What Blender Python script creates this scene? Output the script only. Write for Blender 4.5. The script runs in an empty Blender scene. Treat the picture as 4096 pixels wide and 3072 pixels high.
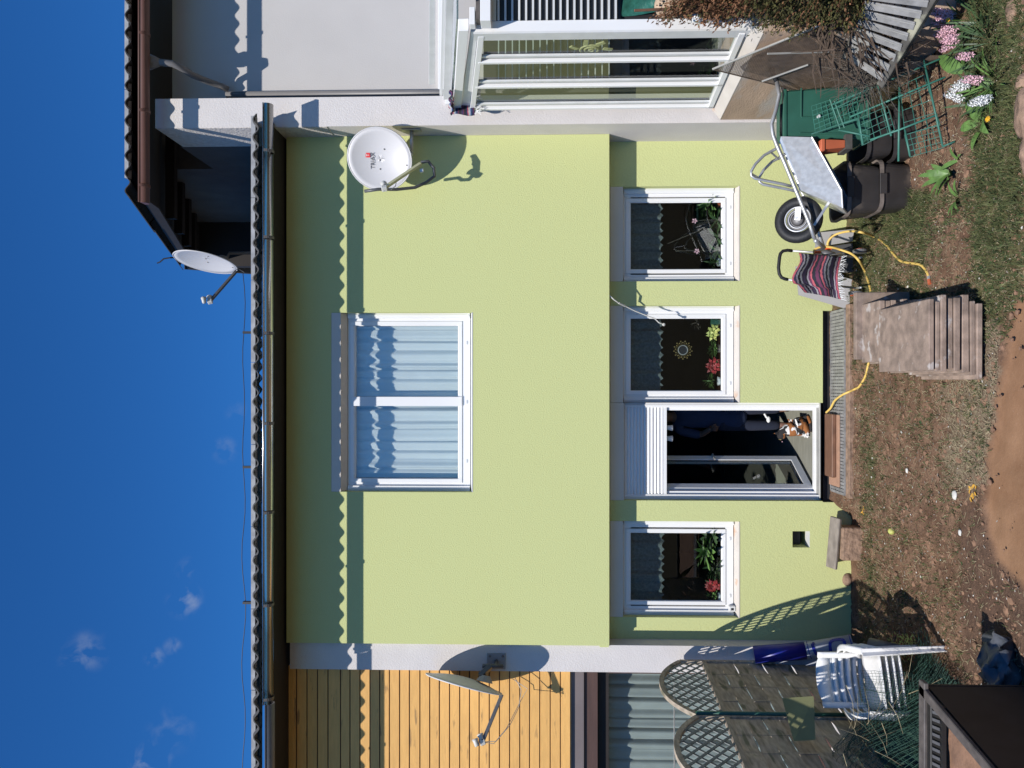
import bpy, bmesh, math, random
from math import sin, cos, pi, radians
from mathutils import Vector, Matrix, noise
R = random.Random(7)
sc = bpy.context.scene
V3 = Vector
# ------------------------------------------------------------------ camera (turned on its side, as the photo is)
D, H, F, PIT = 8.2, 3.46, 3070.0, radians(1.6)
FW, UP, RT = V3((0, cos(PIT), sin(PIT))), V3((0, -sin(PIT), cos(PIT))), V3((1, 0, 0))
cam = bpy.data.cameras.new('camera'); cam.sensor_width = 36; cam.lens = F / 4096 * 36
cam.clip_start = .05; cam.clip_end = 3000
co = bpy.data.objects.new('camera', cam); sc.collection.objects.link(co); sc.camera = co
M = Matrix((-UP, RT, -FW)).transposed().to_4x4(); M.translation = V3((0, -D, H)); co.matrix_world = M
# ------------------------------------------------------------------ sky and sun
SUN = V3((.45, 1, -1.23)).normalized()
elev = math.asin(-SUN.z); az = math.atan2(-SUN.x, -SUN.y)
w = bpy.data.worlds.new('World'); sc.world = w; w.use_nodes = True
nt = w.node_tree; N = nt.nodes; L = nt.links
bg = N['Background']; sky = N.new('ShaderNodeTexSky'); sky.sky_type = 'NISHITA'; sky.sun_disc = False
sky.sun_elevation = elev; sky.sun_rotation = az; sky.altitude = 1500
sky.air_density = 1.3; sky.dust_density = .5; sky.ozone_density = 2.5
bg.inputs[1].default_value = .05
tc = N.new('ShaderNodeTexCoord')
ns = N.new('ShaderNodeTexNoise'); ns.inputs['Scale'].default_value = 46; ns.inputs['Detail'].default_value = 7
ns.inputs['Distortion'].default_value = .35
L.new(tc.outputs['Generated'], ns.inputs['Vector'])
def ray(px, py):
    return (FW + RT * ((1536 - py) / F) + UP * ((2048 - px) / F))
prev = None
for (px, py, rad, st) in [(335, 2615, .032, .42), (740, 2400, .026, .75), (620, 2630, .015, .6), (690, 2585, .014, .6),
                          (900, 1800, .022, .3), (600, 3045, .030, .7), (750, 2275, .018, .3), (690, 2920, .035, .22), (950, 1650, .02, .15)]:
    d = ray(px, py).normalized()
    s = N.new('ShaderNodeVectorMath'); s.operation = 'DISTANCE'; L.new(tc.outputs['Generated'], s.inputs[0]); s.inputs[1].default_value = d
    m = N.new('ShaderNodeMapRange'); m.interpolation_type = 'SMOOTHERSTEP'
    m.inputs[1].default_value = rad; m.inputs[2].default_value = 0; m.inputs[3].default_value = 0; m.inputs[4].default_value = st
    L.new(s.outputs['Value'], m.inputs[0])
    if prev is None: prev = m.outputs[0]
    else:
        a = N.new('ShaderNodeMath'); a.operation = 'MAXIMUM'; L.new(prev, a.inputs[0]); L.new(m.outputs[0], a.inputs[1]); prev = a.outputs[0]
rp = N.new('ShaderNodeMapRange'); rp.inputs[1].default_value = .47; rp.inputs[2].default_value = .75; L.new(ns.outputs[0], rp.inputs[0])
mu = N.new('ShaderNodeMath'); mu.operation = 'MULTIPLY'; L.new(prev, mu.inputs[0]); L.new(rp.outputs[0], mu.inputs[1])
hs = N.new('ShaderNodeVectorMath'); hs.operation = 'MULTIPLY'; hs.inputs[1].default_value = (.32, 1.12, 2.12); L.new(sky.outputs[0], hs.inputs[0])
cm = N.new('ShaderNodeMix'); cm.data_type = 'RGBA'; L.new(mu.outputs[0], cm.inputs[0]); L.new(hs.outputs[0], cm.inputs[6])
cm.inputs[7].default_value = (7.5, 8.6, 10.5, 1); L.new(cm.outputs[2], bg.inputs[0])
sl = bpy.data.lights.new('sun', 'SUN'); sl.energy = 4.6; sl.angle = radians(.5); sl.color = (1, .965, .92)
so = bpy.data.objects.new('sun', sl); sc.collection.objects.link(so)
so.rotation_euler = SUN.to_track_quat('-Z', 'Y').to_euler(); so.location = (-4, -9, 12)
vs = sc.view_settings; vs.view_transform = 'Standard'; vs.look = 'None'; vs.exposure = .1; vs.gamma = 1; vs.use_curve_mapping = False
sc.cycles.max_bounces = 6; sc.cycles.diffuse_bounces = 2; sc.cycles.transparent_max_bounces = 12
# ------------------------------------------------------------------ pixel -> place helpers
def P(px, py, y):
    d = ray(px, py); return V3((0, -D, H)) + d * ((y + D) / d.y)
def sstep(a, b, x):
    t = max(0, min(1, (x - a) / (b - a))); return t * t * (3 - 2 * t)
def gbase(x, y):
    h = .07 * max(0, -y)
    if x < .85: wm = sstep(-1.46, -1.26, x)
    else: wm = 1 - .75 * sstep(.85, 1.7, x)
    wm *= 1 - sstep(-2.4, -3.2, y) * 0
    return h + wm * max(0, .205 - h) * (1 - .0 * y)
def gh(x, y):
    h = gbase(x, y)
    if y < .2:
        h += .03 * noise.noise(V3((x * 1.7, y * 1.7, 0))) + .012 * noise.noise(V3((x * 7, y * 7, 3)))
        h -= .02
    return h
def G(px, py, dz=0):
    d = ray(px, py); o = V3((0, -D, H)); t = 4.0
    while t < 14:
        p = o + d * t
        if p.z <= gh(p.x, p.y): break
        t += .01
    return V3((p.x, p.y, gh(p.x, p.y) + dz))
def proj(p):
    q = V3(p) - V3((0, -D, H)); z = q.dot(FW)
    return 2048 - F * q.dot(UP) / z, 1536 - F * q.dot(RT) / z
# ------------------------------------------------------------------ materials
def mat(name, col, rough=.8, metal=0, var=.12, vs=6, bump=0, bs=60, rand=0, col2=None, c2s=3, c2t=.55, spec=.5, det=4, alpha=None, stretch=None, trans=0, sub=0):
    m = bpy.data.materials.new(name); m.use_nodes = True; n = m.node_tree.nodes; l = m.node_tree.links
    b = n['Principled BSDF']; b.inputs['Roughness'].default_value = rough; b.inputs['Metallic'].default_value = metal
    b.inputs['Specular IOR Level'].default_value = spec
    if trans: b.inputs['Transmission Weight'].default_value = trans
    g = n.new('ShaderNodeNewGeometry'); vec = g.outputs['Position']
    if stretch:
        mp = n.new('ShaderNodeMapping'); mp.inputs['Scale'].default_value = stretch; l.new(vec, mp.inputs[0]); vec = mp.outputs[0]
    t = n.new('ShaderNodeTexNoise'); t.inputs['Scale'].default_value = vs; t.inputs['Detail'].default_value = det; l.new(vec, t.inputs[0])
    mx = n.new('ShaderNodeMix'); mx.data_type = 'RGBA'
    r = n.new('ShaderNodeMapRange'); r.inputs[1].default_value = .3; r.inputs[2].default_value = .7; l.new(t.outputs[0], r.inputs[0]); l.new(r.outputs[0], mx.inputs[0])
    mx.inputs[6].default_value = (*[c * (1 - var) for c in col], 1); mx.inputs[7].default_value = (*[min(1, c * (1 + var)) for c in col], 1)
    out = mx.outputs[2]
    if col2:
        t2 = n.new('ShaderNodeTexNoise'); t2.inputs['Scale'].default_value = c2s; t2.inputs['Detail'].default_value = 6; l.new(vec, t2.inputs[0])
        r2 = n.new('ShaderNodeMapRange'); r2.inputs[1].default_value = c2t; r2.inputs[2].default_value = c2t + .08; l.new(t2.outputs[0], r2.inputs[0])
        m2 = n.new('ShaderNodeMix'); m2.data_type = 'RGBA'; l.new(r2.outputs[0], m2.inputs[0]); l.new(out, m2.inputs[6]); m2.inputs[7].default_value = (*col2, 1); out = m2.outputs[2]
    if rand:
        oi = n.new('ShaderNodeObjectInfo'); rr = n.new('ShaderNodeMapRange'); rr.inputs[3].default_value = 1 - rand; rr.inputs[4].default_value = 1 + rand
        l.new(oi.outputs['Random'], rr.inputs[0]); hs = n.new('ShaderNodeHueSaturation'); l.new(rr.outputs[0], hs.inputs['Value']); l.new(out, hs.inputs['Color']); out = hs.outputs[0]
    l.new(out, b.inputs['Base Color'])
    if bump:
        t3 = n.new('ShaderNodeTexNoise'); t3.inputs['Scale'].default_value = bs; t3.inputs['Detail'].default_value = 5; l.new(vec, t3.inputs[0])
        bp = n.new('ShaderNodeBump'); bp.inputs['Strength'].default_value = 1; bp.inputs['Distance'].default_value = bump
        l.new(t3.outputs[0], bp.inputs['Height']); l.new(bp.outputs[0], b.inputs['Normal'])
    if alpha is not None: b.inputs['Alpha'].default_value = alpha
    return m
def stripes(name, cols, scale, axis=2, seed=0, rough=.95):
    m = mat(name, (.1, .1, .1), rough); n = m.node_tree.nodes; l = m.node_tree.links; b = n['Principled BSDF']
    at = n.new('ShaderNodeAttribute'); at.attribute_name = 'u'
    nn = n.new('ShaderNodeTexNoise'); nn.inputs['Scale'].default_value = 30
    g = n.new('ShaderNodeNewGeometry'); l.new(g.outputs['Position'], nn.inputs[0])
    ad = n.new('ShaderNodeMath'); ad.operation = 'MULTIPLY_ADD'; l.new(nn.outputs[0], ad.inputs[0]); ad.inputs[1].default_value = .06; l.new(at.outputs['Fac'], ad.inputs[2])
    ml = n.new('ShaderNodeMath'); ml.operation = 'MULTIPLY'; l.new(ad.outputs[0], ml.inputs[0]); ml.inputs[1].default_value = scale
    fr = n.new('ShaderNodeMath'); fr.operation = 'FRACT'; l.new(ml.outputs[0], fr.inputs[0])
    cr = n.new('ShaderNodeValToRGB'); cr.color_ramp.interpolation = 'CONSTANT'; e = cr.color_ramp.elements
    rr = random.Random(seed); k = 16
    for i in range(k):
        c = cols[rr.randrange(len(cols))]
        if i < 2: el = e[i]; el.position = i / k
        else: el = e.new(i / k)
        el.color = (*c, 1)
    l.new(fr.outputs[0], cr.inputs[0]); l.new(cr.outputs[0], b.inputs['Base Color'])
    bp = n.new('ShaderNodeBump'); bp.inputs['Distance'].default_value = .004; w_ = n.new('ShaderNodeTexNoise'); w_.inputs['Scale'].default_value = 160
    l.new(g.outputs['Position'], w_.inputs[0]); l.new(w_.outputs[0], bp.inputs['Height']); l.new(bp.outputs[0], b.inputs['Normal'])
    return m
def glass(name, tint=(1, 1, 1), rough=0.0, refl=1.0):
    m = bpy.data.materials.new(name); m.use_nodes = True; n = m.node_tree.nodes; l = m.node_tree.links
    n.remove(n['Principled BSDF']); o = n['Material Output']
    tr = n.new('ShaderNodeBsdfTransparent'); tr.inputs[0].default_value = (*tint, 1); gl = n.new('ShaderNodeBsdfGlossy'); gl.inputs['Roughness'].default_value = rough
    fr = n.new('ShaderNodeLayerWeight'); fr.inputs[0].default_value = .5; pw = n.new('ShaderNodeMath'); pw.operation = 'POWER'; pw.inputs[1].default_value = 4.2; l.new(fr.outputs['Facing'], pw.inputs[0])
    mlt = n.new('ShaderNodeMath'); mlt.operation = 'MULTIPLY_ADD'; mlt.inputs[1].default_value = .9; mlt.inputs[2].default_value = .045 * refl; mlt.use_clamp = True; l.new(pw.outputs[0], mlt.inputs[0])
    mx = n.new('ShaderNodeMixShader'); l.new(mlt.outputs[0], mx.inputs[0]); l.new(tr.outputs[0], mx.inputs[1]); l.new(gl.outputs[0], mx.inputs[2]); l.new(mx.outputs[0], o.inputs[0])
    return m
GW = dict(rough=.92, spec=.2)
m_green = mat('green_render', (.565, .590, .268), var=.035, vs=85, bump=.0038, bs=85, det=6, **GW)
m_white = mat('white_render', (.655, .61, .575), var=.04, vs=3, bump=.004, bs=80, det=8, **GW)
m_rough = mat('rough_plaster', (.62, .57, .52), var=.12, vs=20, bump=.010, bs=48, det=8, **GW)
m_rwall = mat('smooth_white_render', (.54, .51, .48), var=.03, vs=2, bump=.0015, bs=70, **GW)
m_pvc = mat('white_pvc', (.82, .81, .79), rough=.35, var=.02, vs=2)
m_pvc2 = mat('weathered_pvc', (.66, .66, .64), rough=.45, var=.06, vs=8)
m_box = mat('grey_white_box', (.66, .60, .53), rough=.5, var=.03, vs=3)
m_rubber = mat('black_rubber', (.012, .012, .013), rough=.6, bump=.002, bs=60)
m_gasket = mat('dark_gasket', (.02, .02, .022), rough=.6)
m_orange = mat('orange_paint', (.80, .445, .135), rough=.7, var=.07, vs=5, stretch=(1, 1, 6), bump=.0015, bs=14, col2=(.44, .25, .09), c2s=3.2, c2t=.63, rand=.06)
m_brown = mat('brown_timber', (.085, .045, .035), rough=.6, var=.15, vs=3, stretch=(1, 4, 8))
m_brown2 = mat('grey_brown_board', (.17, .14, .135), rough=.7, var=.1, vs=3)
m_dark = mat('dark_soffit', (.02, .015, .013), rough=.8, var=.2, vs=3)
m_zinc = mat('bright_zinc', (.55, .54, .53), rough=.22, metal=1, var=.06, vs=2, stretch=(1, 3, 3))
m_zincd = mat('dull_zinc', (.17, .16, .155), rough=.5, metal=.3, var=.1, vs=5)
m_copper = mat('brown_gutter_paint', (.16, .075, .055), rough=.5, var=.08)
m_pipe = mat('grey_pipe', (.17, .16, .155), rough=.45, var=.06)
m_steel = mat('galvanised', (.74, .74, .74), rough=.36, metal=.5, var=.13, vs=26, det=3)
m_tube = mat('galvanised_tube', (.50, .50, .50), rough=.48, metal=.7, var=.12, vs=14, rand=.05)
m_tile = mat('fibre_cement', (.10, .096, .092), rough=.9, var=.25, vs=9, bump=.002, bs=90, rand=.06)
m_tiled = mat('dark_fibre_cement', (.035, .032, .03), rough=.95, var=.3, vs=9, bump=.003, bs=60)
m_strip = mat('pale_eaves_strip', (.33, .33, .33), rough=.8, var=.2, vs=14, bump=.001, bs=60)
m_dish = mat('dish_grey', (.60, .58, .57), rough=.45, var=.015, vs=3)
m_dishd = mat('dish_back', (.30, .29, .28), rough=.5, var=.05)
m_cable = mat('black_cable', (.02, .02, .02), rough=.5)
m_greyc = mat('grey_conduit', (.10, .10, .10), rough=.45)
m_wcable = mat('white_cable', (.55, .53, .48), rough=.6)
m_red = mat('red_print', (.65, .03, .03), rough=.5, var=0)
m_letter = mat('grey_print', (.12, .12, .13), rough=.5, var=0)
m_yarm = mat('yellowed_arm', (.62, .58, .32), rough=.5, var=.05)
m_lnb = mat('lnb_plastic', (.62, .60, .54), rough=.5, var=.04)
m_room = mat('shade_dark_room_wall', (.016, .016, .018), rough=.9, var=.1)  # near-black walls; the dimness of the rooms is put into this colour
m_floor = mat('grey_oak_floor', (.24, .235, .19), rough=.55, var=.15, vs=4, stretch=(1, 8, 1), bump=.0006, bs=60)
m_curt = mat('white_curtain', (.78, .78, .76), rough=.9, var=.02)
m_lace = mat('grey_lace', (.15, .175, .165), rough=.95, var=.25, vs=40, bump=.004, bs=35)
m_slab = mat('concrete_slab', (.27, .20, .155), rough=.95, var=.34, vs=11, det=8, bump=.003, bs=90, rand=.14, col2=(.44, .39, .35), c2s=9, c2t=.60)
m_wood = mat('weathered_wood', (.25, .215, .18), rough=.9, var=.25, vs=8, stretch=(1, 1, 6), bump=.002, bs=30, rand=.12)
m_fence = mat('fence_wood', (.40, .33, .245), rough=.95, var=.3, vs=7, stretch=(4, 1, 5), bump=.002, bs=26, rand=.16, col2=(.17, .16, .10), c2s=2.5, c2t=.6)
m_lat = mat('lattice_wood', (.20, .215, .20), rough=.8, var=.2, vs=20, rand=.15)
m_plank = mat('wet_brown_plank', (.17, .085, .05), rough=.6, var=.2, vs=10, stretch=(1, 5, 1), bump=.001, bs=40)
m_peach = mat('terracotta_tile', (.40, .23, .15), rough=.85, var=.12, vs=15)
m_terra = mat('terracotta', (.50, .12, .05), rough=.65, var=.08)
m_gbin = mat('green_plastic', (.027, .105, .072), rough=.45, var=.14, vs=5, bump=.0004, bs=200)
m_gwire = mat('green_coated_wire', (.045, .17, .125), rough=.5, var=.18, vs=9, rand=.1)
m_blackp = mat('black_plastic', (.040, .035, .033), rough=.5, var=.2, vs=6, bump=.0006, bs=60, col2=(.10, .08, .065), c2s=3, c2t=.6)
m_bprim = mat('dusty_black_rim', (.15, .12, .10), rough=.8, var=.35, vs=14)
m_yhose = mat('yellow_hose', (.74, .50, .13), rough=.5, var=.08, vs=12, col2=(.42, .32, .13), c2s=6, c2t=.62)
m_oran = mat('orange_connector', (.75, .13, .04), rough=.4)
m_grey = mat('grey_sheet', (.26, .25, .245), rough=.65, var=.05, vs=4)
m_greyp = mat('grey_plastic', (.12, .12, .125), rough=.5)
m_blue = mat('blue_vinyl', (.014, .018, .24), rough=.4, var=.08)
m_vinyl = mat('pale_vinyl', (.40, .42, .47), rough=.4, var=.05)
m_chair = mat('white_plastic', (.76, .75, .73), rough=.65, var=.06, vs=8)
m_net = mat('green_netting', (.022, .07, .048), rough=.7, var=.3, vs=9)
m_tarp = mat('dark_green_tarp', (.018, .05, .032), rough=.6, var=.35, vs=6, bump=.02, bs=9)
m_olive = mat('olive_board', (.20, .20, .09), rough=.8, var=.12)
m_rust = mat('rusty_mesh', (.105, .075, .055), rough=.85, var=.3, vs=20)
m_alu = mat('aluminium_bar', (.42, .41, .38), rough=.5, metal=.4)
m_alus = mat('grey_metal_slat', (.27, .265, .255), rough=.55, metal=.15, var=.25, vs=14, bump=.001, bs=60, rand=.08)
m_oldw = mat('old_grey_wood', (.075, .07, .06), rough=.95, var=.45, vs=9, bump=.003, bs=30, col2=(.34, .33, .24), c2s=4, c2t=.58)
m_render_b = mat('brown_plinth_render', (.44, .31, .215), rough=.95, var=.16, vs=2.4, det=8, bump=.005, bs=26, stretch=(1, 1, 2.4), col2=(.42, .37, .32), c2s=1.3, c2t=.55)
m_sill = mat('stained_sill', (.60, .55, .49), rough=.8, var=.07, vs=4, col2=(.55, .33, .20), c2s=3.0, c2t=.62)
m_blk = mat('black_metal', (.018, .017, .016), rough=.55, var=.3)
m_rim = mat('dusty_dark_rim', (.10, .085, .075), rough=.7, var=.3, vs=12)
m_soil = mat('bare_soil', (.25, .14, .085), rough=1, var=.25, vs=7, det=8, bump=.006, bs=40)
m_clod = mat('soil_clod', (.225, .130, .080), rough=1, var=.3, vs=25)
m_stone = mat('brown_stone', (.29, .19, .13), rough=.95, var=.32, vs=16, bump=.02, bs=22, rand=.1)
m_chip = mat('white_chip', (.62, .60, .54), rough=.8, var=.15, vs=20)
m_yel = mat('yellow_leaf', (.66, .36, .05), rough=.7, var=.2, vs=40)
m_leaf = mat('green_leaf', (.10, .19, .045), rough=.5, var=.25, vs=20, rand=.15)
m_leafd = mat('dark_leaf', (.045, .085, .03), rough=.5, var=.35, vs=18, rand=.15)
m_grass = mat('grass_green', (.105, .120, .042), rough=.8, var=.45, vs=22)
m_grassd = mat('grass_dark', (.055, .075, .024), rough=.8, var=.4, vs=18)
m_straw = mat('dry_straw', (.34, .28, .17), rough=.9, var=.35, vs=30)
m_twig = mat('grey_twig', (.10, .085, .068), rough=.95, var=.45, vs=25)
m_tgreen = mat('conifer_green', (.070, .066, .018), rough=.9, var=.5, vs=8)
m_tbrown = mat('conifer_brown', (.20, .095, .045), rough=.9, var=.4, vs=10)
m_bark = mat('bark', (.10, .07, .05), rough=1, var=.3, vs=20, bump=.006, bs=30)
m_pink = mat('pink_petal', (.72, .42, .47), rough=.6, var=.2, vs=50)
m_wpet = mat('white_petal', (.78, .78, .76), rough=.6, var=.06, vs=50)
m_yflo = mat('yellow_petal', (.80, .45, .02), rough=.6, var=.15, vs=60)
m_rpet = mat('red_bract', (.24, .02, .02), rough=.6, var=.2, vs=30)
m_lpet = mat('lime_bract', (.50, .52, .14), rough=.6, var=.2, vs=30)
m_furw = mat('calico_fur', (.72, .70, .66), rough=.9, var=.08, vs=10)
m_beige = mat('beige_ceramic', (.50, .36, .24), rough=.85, var=.12, vs=20, bump=.004, bs=40)
m_skin = mat('skin', (.16, .085, .06), rough=.6)
m_cloth = mat('blue_cloth', (.02, .035, .085), rough=.9, bump=.003, bs=20)
m_hair = mat('dark_hair', (.03, .02, .015), rough=.8)
m_gpane = glass('window_glass', (.93, .96, .95), refl=2.6)
m_gdark = glass('lower_window_glass', (.88, .92, .92), refl=1.0)
m_gside = glass('sunroom_glass', (.80, .86, .80), refl=2.0)
m_bag = mat('grey_plastic_bag', (.10, .105, .115), rough=.4, var=.2, vs=8, bump=.01, bs=12)
m_brass = mat('gilt_metal', (.45, .33, .13), rough=.4, metal=.6)
m_tarpg = mat('green_bubble_tarp', (.022, .11, .075), rough=.35, var=.35, vs=12, bump=.006, bs=30)
RUG = [(.02, .02, .03), (.05, .035, .07), (.40, .40, .40), (.02, .02, .03), (.45, .10, .12), (.03, .03, .10), (.30, .28, .30), (.02, .02, .03), (.12, .03, .07)]
m_rug = stripes('striped_rag_rug', RUG, 1.7, seed=4)
m_rug2 = stripes('striped_rag_rug_dark', RUG + [(.02, .02, .03), (.05, .12, .3), (.35, .03, .04), (.02, .02, .03)], 1.6, seed=9)
m_curt2 = mat('dull_curtain', (.42, .42, .39), rough=.9, var=.06)
m_gable = mat('shade_dark_gable_render', (.10, .085, .078), rough=.95, var=.15, vs=3, bump=.004, bs=40)  # dark render, with the roof's shade on the gable put into its colour too
m_trous = mat('dark_trousers', (.015, .02, .04), rough=.95)
# calico patches on the cat
def calico():
    n = m_furw.node_tree.nodes; l = m_furw.node_tree.links; b = n['Principled BSDF']
    g = n.new('ShaderNodeNewGeometry'); src = b.inputs['Base Color'].links[0].from_socket
    for sc_, th, c, off in ((7, .50, (.30, .11, .03), 0), (9, .52, (.02, .018, .018), 7)):
        mp = n.new('ShaderNodeMapping'); mp.inputs['Location'].default_value = (off, off, 1); l.new(g.outputs['Position'], mp.inputs[0])
        t = n.new('ShaderNodeTexNoise'); t.inputs['Scale'].default_value = sc_; t.inputs['Detail'].default_value = 2; l.new(mp.outputs[0], t.inputs[0])
        r = n.new('ShaderNodeMapRange'); r.inputs[1].default_value = th; r.inputs[2].default_value = th + .02; l.new(t.outputs[0], r.inputs[0])
        m = n.new('ShaderNodeMix'); m.data_type = 'RGBA'; l.new(r.outputs[0], m.inputs[0]); l.new(src, m.inputs[6]); m.inputs[7].default_value = (*c, 1); src = m.outputs[2]
    l.new(src, b.inputs['Base Color'])
calico()
# ------------------------------------------------------------------ mesh builder
OFF = {}
class MB:
    def __init__(s): s.v = []; s.f = []; s.u = None
    def q(s, *pts):
        b = len(s.v); s.v += [V3(p) for p in pts]; s.f.append(tuple(range(b, b + len(pts)))); return s
    def hexa(s, p):
        b = len(s.v); s.v += [V3(a) for a in p]
        for f in ((0, 3, 2, 1), (4, 5, 6, 7), (0, 1, 5, 4), (1, 2, 6, 5), (2, 3, 7, 6), (3, 0, 4, 7)): s.f.append(tuple(b + i for i in f))
        return s
    def box(s, x0, x1, y0, y1, z0, z1):
        return s.hexa([(x0, y0, z0), (x1, y0, z0), (x1, y1, z0), (x0, y1, z0), (x0, y0, z1), (x1, y0, z1), (x1, y1, z1), (x0, y1, z1)])
    def bar(s, a, b, wdt, thk, n=None):
        a = V3(a); b = V3(b); d = (b - a).normalized(); n = V3(n) if n is not None else V3((0, 0, 1))
        if abs(d.dot(n.normalized())) > .98: n = V3((0, 1, 0))
        sd = d.cross(n).normalized() * wdt / 2; up = sd.cross(d).normalized() * thk / 2
        return s.hexa([a - sd - up, a + sd - up, b + sd - up, b - sd - up, a - sd + up, a + sd + up, b + sd + up, b - sd + up])
    def tube(s, pts, r, n=8, closed=False):
        pts = [V3(p) for p in pts]; k = len(pts); b = len(s.v); ref = None
        rr = r if isinstance(r, (list, tuple)) else [r] * k
        for i, p in enumerate(pts):
            if closed: d = pts[(i + 1) % k] - pts[i - 1]
            else: d = pts[min(k - 1, i + 1)] - pts[max(0, i - 1)]
            d.normalize()
            if ref is None: ref = d.orthogonal().normalized()
            ref = (ref - d * ref.dot(d)); ref = ref.normalized() if ref.length > 1e-6 else d.orthogonal().normalized()
            c = d.cross(ref)
            for j in range(n):
                a = 2 * pi * j / n; s.v.append(p + (ref * cos(a) + c * sin(a)) * rr[i])
        for i in range(k if closed else k - 1):
            i2 = (i + 1) % k
            for j in range(n): s.f.append((b + i * n + j, b + i * n + (j + 1) % n, b + i2 * n + (j + 1) % n, b + i2 * n + j))
        if not closed and n > 2: s.f.append(tuple(b + j for j in range(n))[::-1]); s.f.append(tuple(b + (k - 1) * n + j for j in range(n)))
        return s
    def prism(s, poly, d):
        b = len(s.v); k = len(poly); d = V3(d); s.v += [V3(p) for p in poly] + [V3(p) + d for p in poly]
        s.f.append(tuple(b + i for i in range(k))[::-1]); s.f.append(tuple(b + k + i for i in range(k)))
        for i in range(k): s.f.append((b + i, b + (i + 1) % k, b + k + (i + 1) % k, b + k + i))
        return s
    def ring(s, x0, x1, z0, z1, wd, y0, y1, wb=None):
        wb = wd if wb is None else wb
        s.box(x0, x0 + wd, y0, y1, z0, z1); s.box(x1 - wd, x1, y0, y1, z0, z1)
        s.box(x0 + wd, x1 - wd, y0, y1, z0, z0 + wb); s.box(x0 + wd, x1 - wd, y0, y1, z1 - wd, z1); return s
    def ball(s, c, r, n=6, m=8, sq=(1, 1, 1)):
        b = len(s.v); c = V3(c)
        for i in range(n + 1):
            for j in range(m):
                a = pi * i / n; t = 2 * pi * j / m
                s.v.append(c + V3((sin(a) * cos(t) * sq[0], sin(a) * sin(t) * sq[1], cos(a) * sq[2])) * r)
        for i in range(n):
            for j in range(m): s.f.append((b + i * m + j, b + (i + 1) * m + j, b + (i + 1) * m + (j + 1) % m, b + i * m + (j + 1) % m))
        return s
    def grid(s, fn, nu, nv, uattr=False):
        b = len(s.v)
        for i in range(nu + 1):
            for j in range(nv + 1):
                s.v.append(V3(fn(i / nu, j / nv)))
                if uattr:
                    if s.u is None: s.u = []
                    s.u.append(i / nu)
        for i in range(nu):
            for j in range(nv): s.f.append((b + i * (nv + 1) + j, b + (i + 1) * (nv + 1) + j, b + (i + 1) * (nv + 1) + j + 1, b + i * (nv + 1) + j + 1))
        return s
    def tf(s, M): s.v = [M @ p for p in s.v]; return s
    def add(s, o):
        b = len(s.v); s.v += o.v; s.f += [tuple(b + i for i in f) for f in o.f]; return s
    def mesh(s, name, m, off, smooth=False, bevel=0):
        me = bpy.data.meshes.new(name); me.from_pydata([p - off for p in s.v], [], s.f)
        if s.u is not None:
            a = me.attributes.new('u', 'FLOAT', 'POINT'); a.data.foreach_set('value', (s.u + [0] * len(s.v))[:len(s.v)])
        me.materials.append(m)
        if bevel or len(s.f) < 60000:
            bm = bmesh.new(); bm.from_mesh(me)
            if len(s.f) < 3000: bmesh.ops.recalc_face_normals(bm, faces=bm.faces)
            if bevel: bmesh.ops.bevel(bm, geom=[e for e in bm.edges if len(e.link_faces) == 2 and e.calc_face_angle(0) > .5], offset=bevel, segments=1, affect='EDGES', clamp_overlap=True)
            bm.to_mesh(me); bm.free()
        if smooth: me.polygons.foreach_set('use_smooth', [True] * len(me.polygons))
        me.update(); return me
def link(o, parent=None):
    sc.collection.objects.link(o)
    if parent: o.parent = parent
    return o
def build(mb, name, m, parent=None, label=None, cat=None, group=None, kind=None, smooth=False, bevel=0, solid=0):
    if parent: off = OFF[parent.name]
    else:
        xs = [p.x for p in mb.v]; ys = [p.y for p in mb.v]; off = V3(((min(xs) + max(xs)) / 2, (min(ys) + max(ys)) / 2, min(p.z for p in mb.v)))
        if kind == 'structure': off = V3((0, 0, 0))
    o = bpy.data.objects.new(name, mb.mesh(name, m, off, smooth, bevel)); link(o, parent)
    if not parent: o.location = off
    OFF[o.name] = off
    if solid:
        md = o.modifiers.new('s', 'SOLIDIFY'); md.thickness = solid; md.offset = 0
    tag(o, label, cat, group, kind); return o
def tag(o, label=None, cat=None, group=None, kind=None):
    if label: o['label'] = label
    if cat: o['category'] = cat
    if group: o['group'] = group
    if kind or cat: o['kind'] = kind or 'thing'
    return o
def thing(name, label, cat, loc, group=None, parent=None):
    o = bpy.data.objects.new(name, None); link(o); o.location = loc; o.empty_display_size = .1; OFF[o.name] = V3(loc); return tag(o, label, cat, group)
def piece(me, name, parent, M):
    o = bpy.data.objects.new(name, me); link(o, parent); o.matrix_local = Matrix.Translation(-OFF[parent.name]) @ M; return o
def frame(c, n, up, roll=0):
    n = V3(n).normalized(); x = V3(up).cross(n).normalized(); y = n.cross(x)
    Mx = Matrix((x, y, n)).transposed().to_4x4(); Mx.translation = V3(c)
    return Mx @ Matrix.Rotation(roll, 4, 'Z')
def text(s, parent, name, m, M, size, ext=.0015, sx=1):
    cu = bpy.data.curves.new(name, 'FONT'); cu.body = s; cu.size = size; cu.align_x = 'CENTER'; cu.align_y = 'CENTER'; cu.extrude = ext
    cu.materials.append(m); t = bpy.data.objects.new('tmp', cu); sc.collection.objects.link(t)
    dg = bpy.context.evaluated_depsgraph_get(); me = bpy.data.meshes.new_from_object(t.evaluated_get(dg)); bpy.data.objects.remove(t)
    o = bpy.data.objects.new(name, me); link(o, parent); o.matrix_local = Matrix.Translation(-OFF[parent.name]) @ M @ Matrix.Diagonal((sx, 1, 1, 1)); return o
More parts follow.
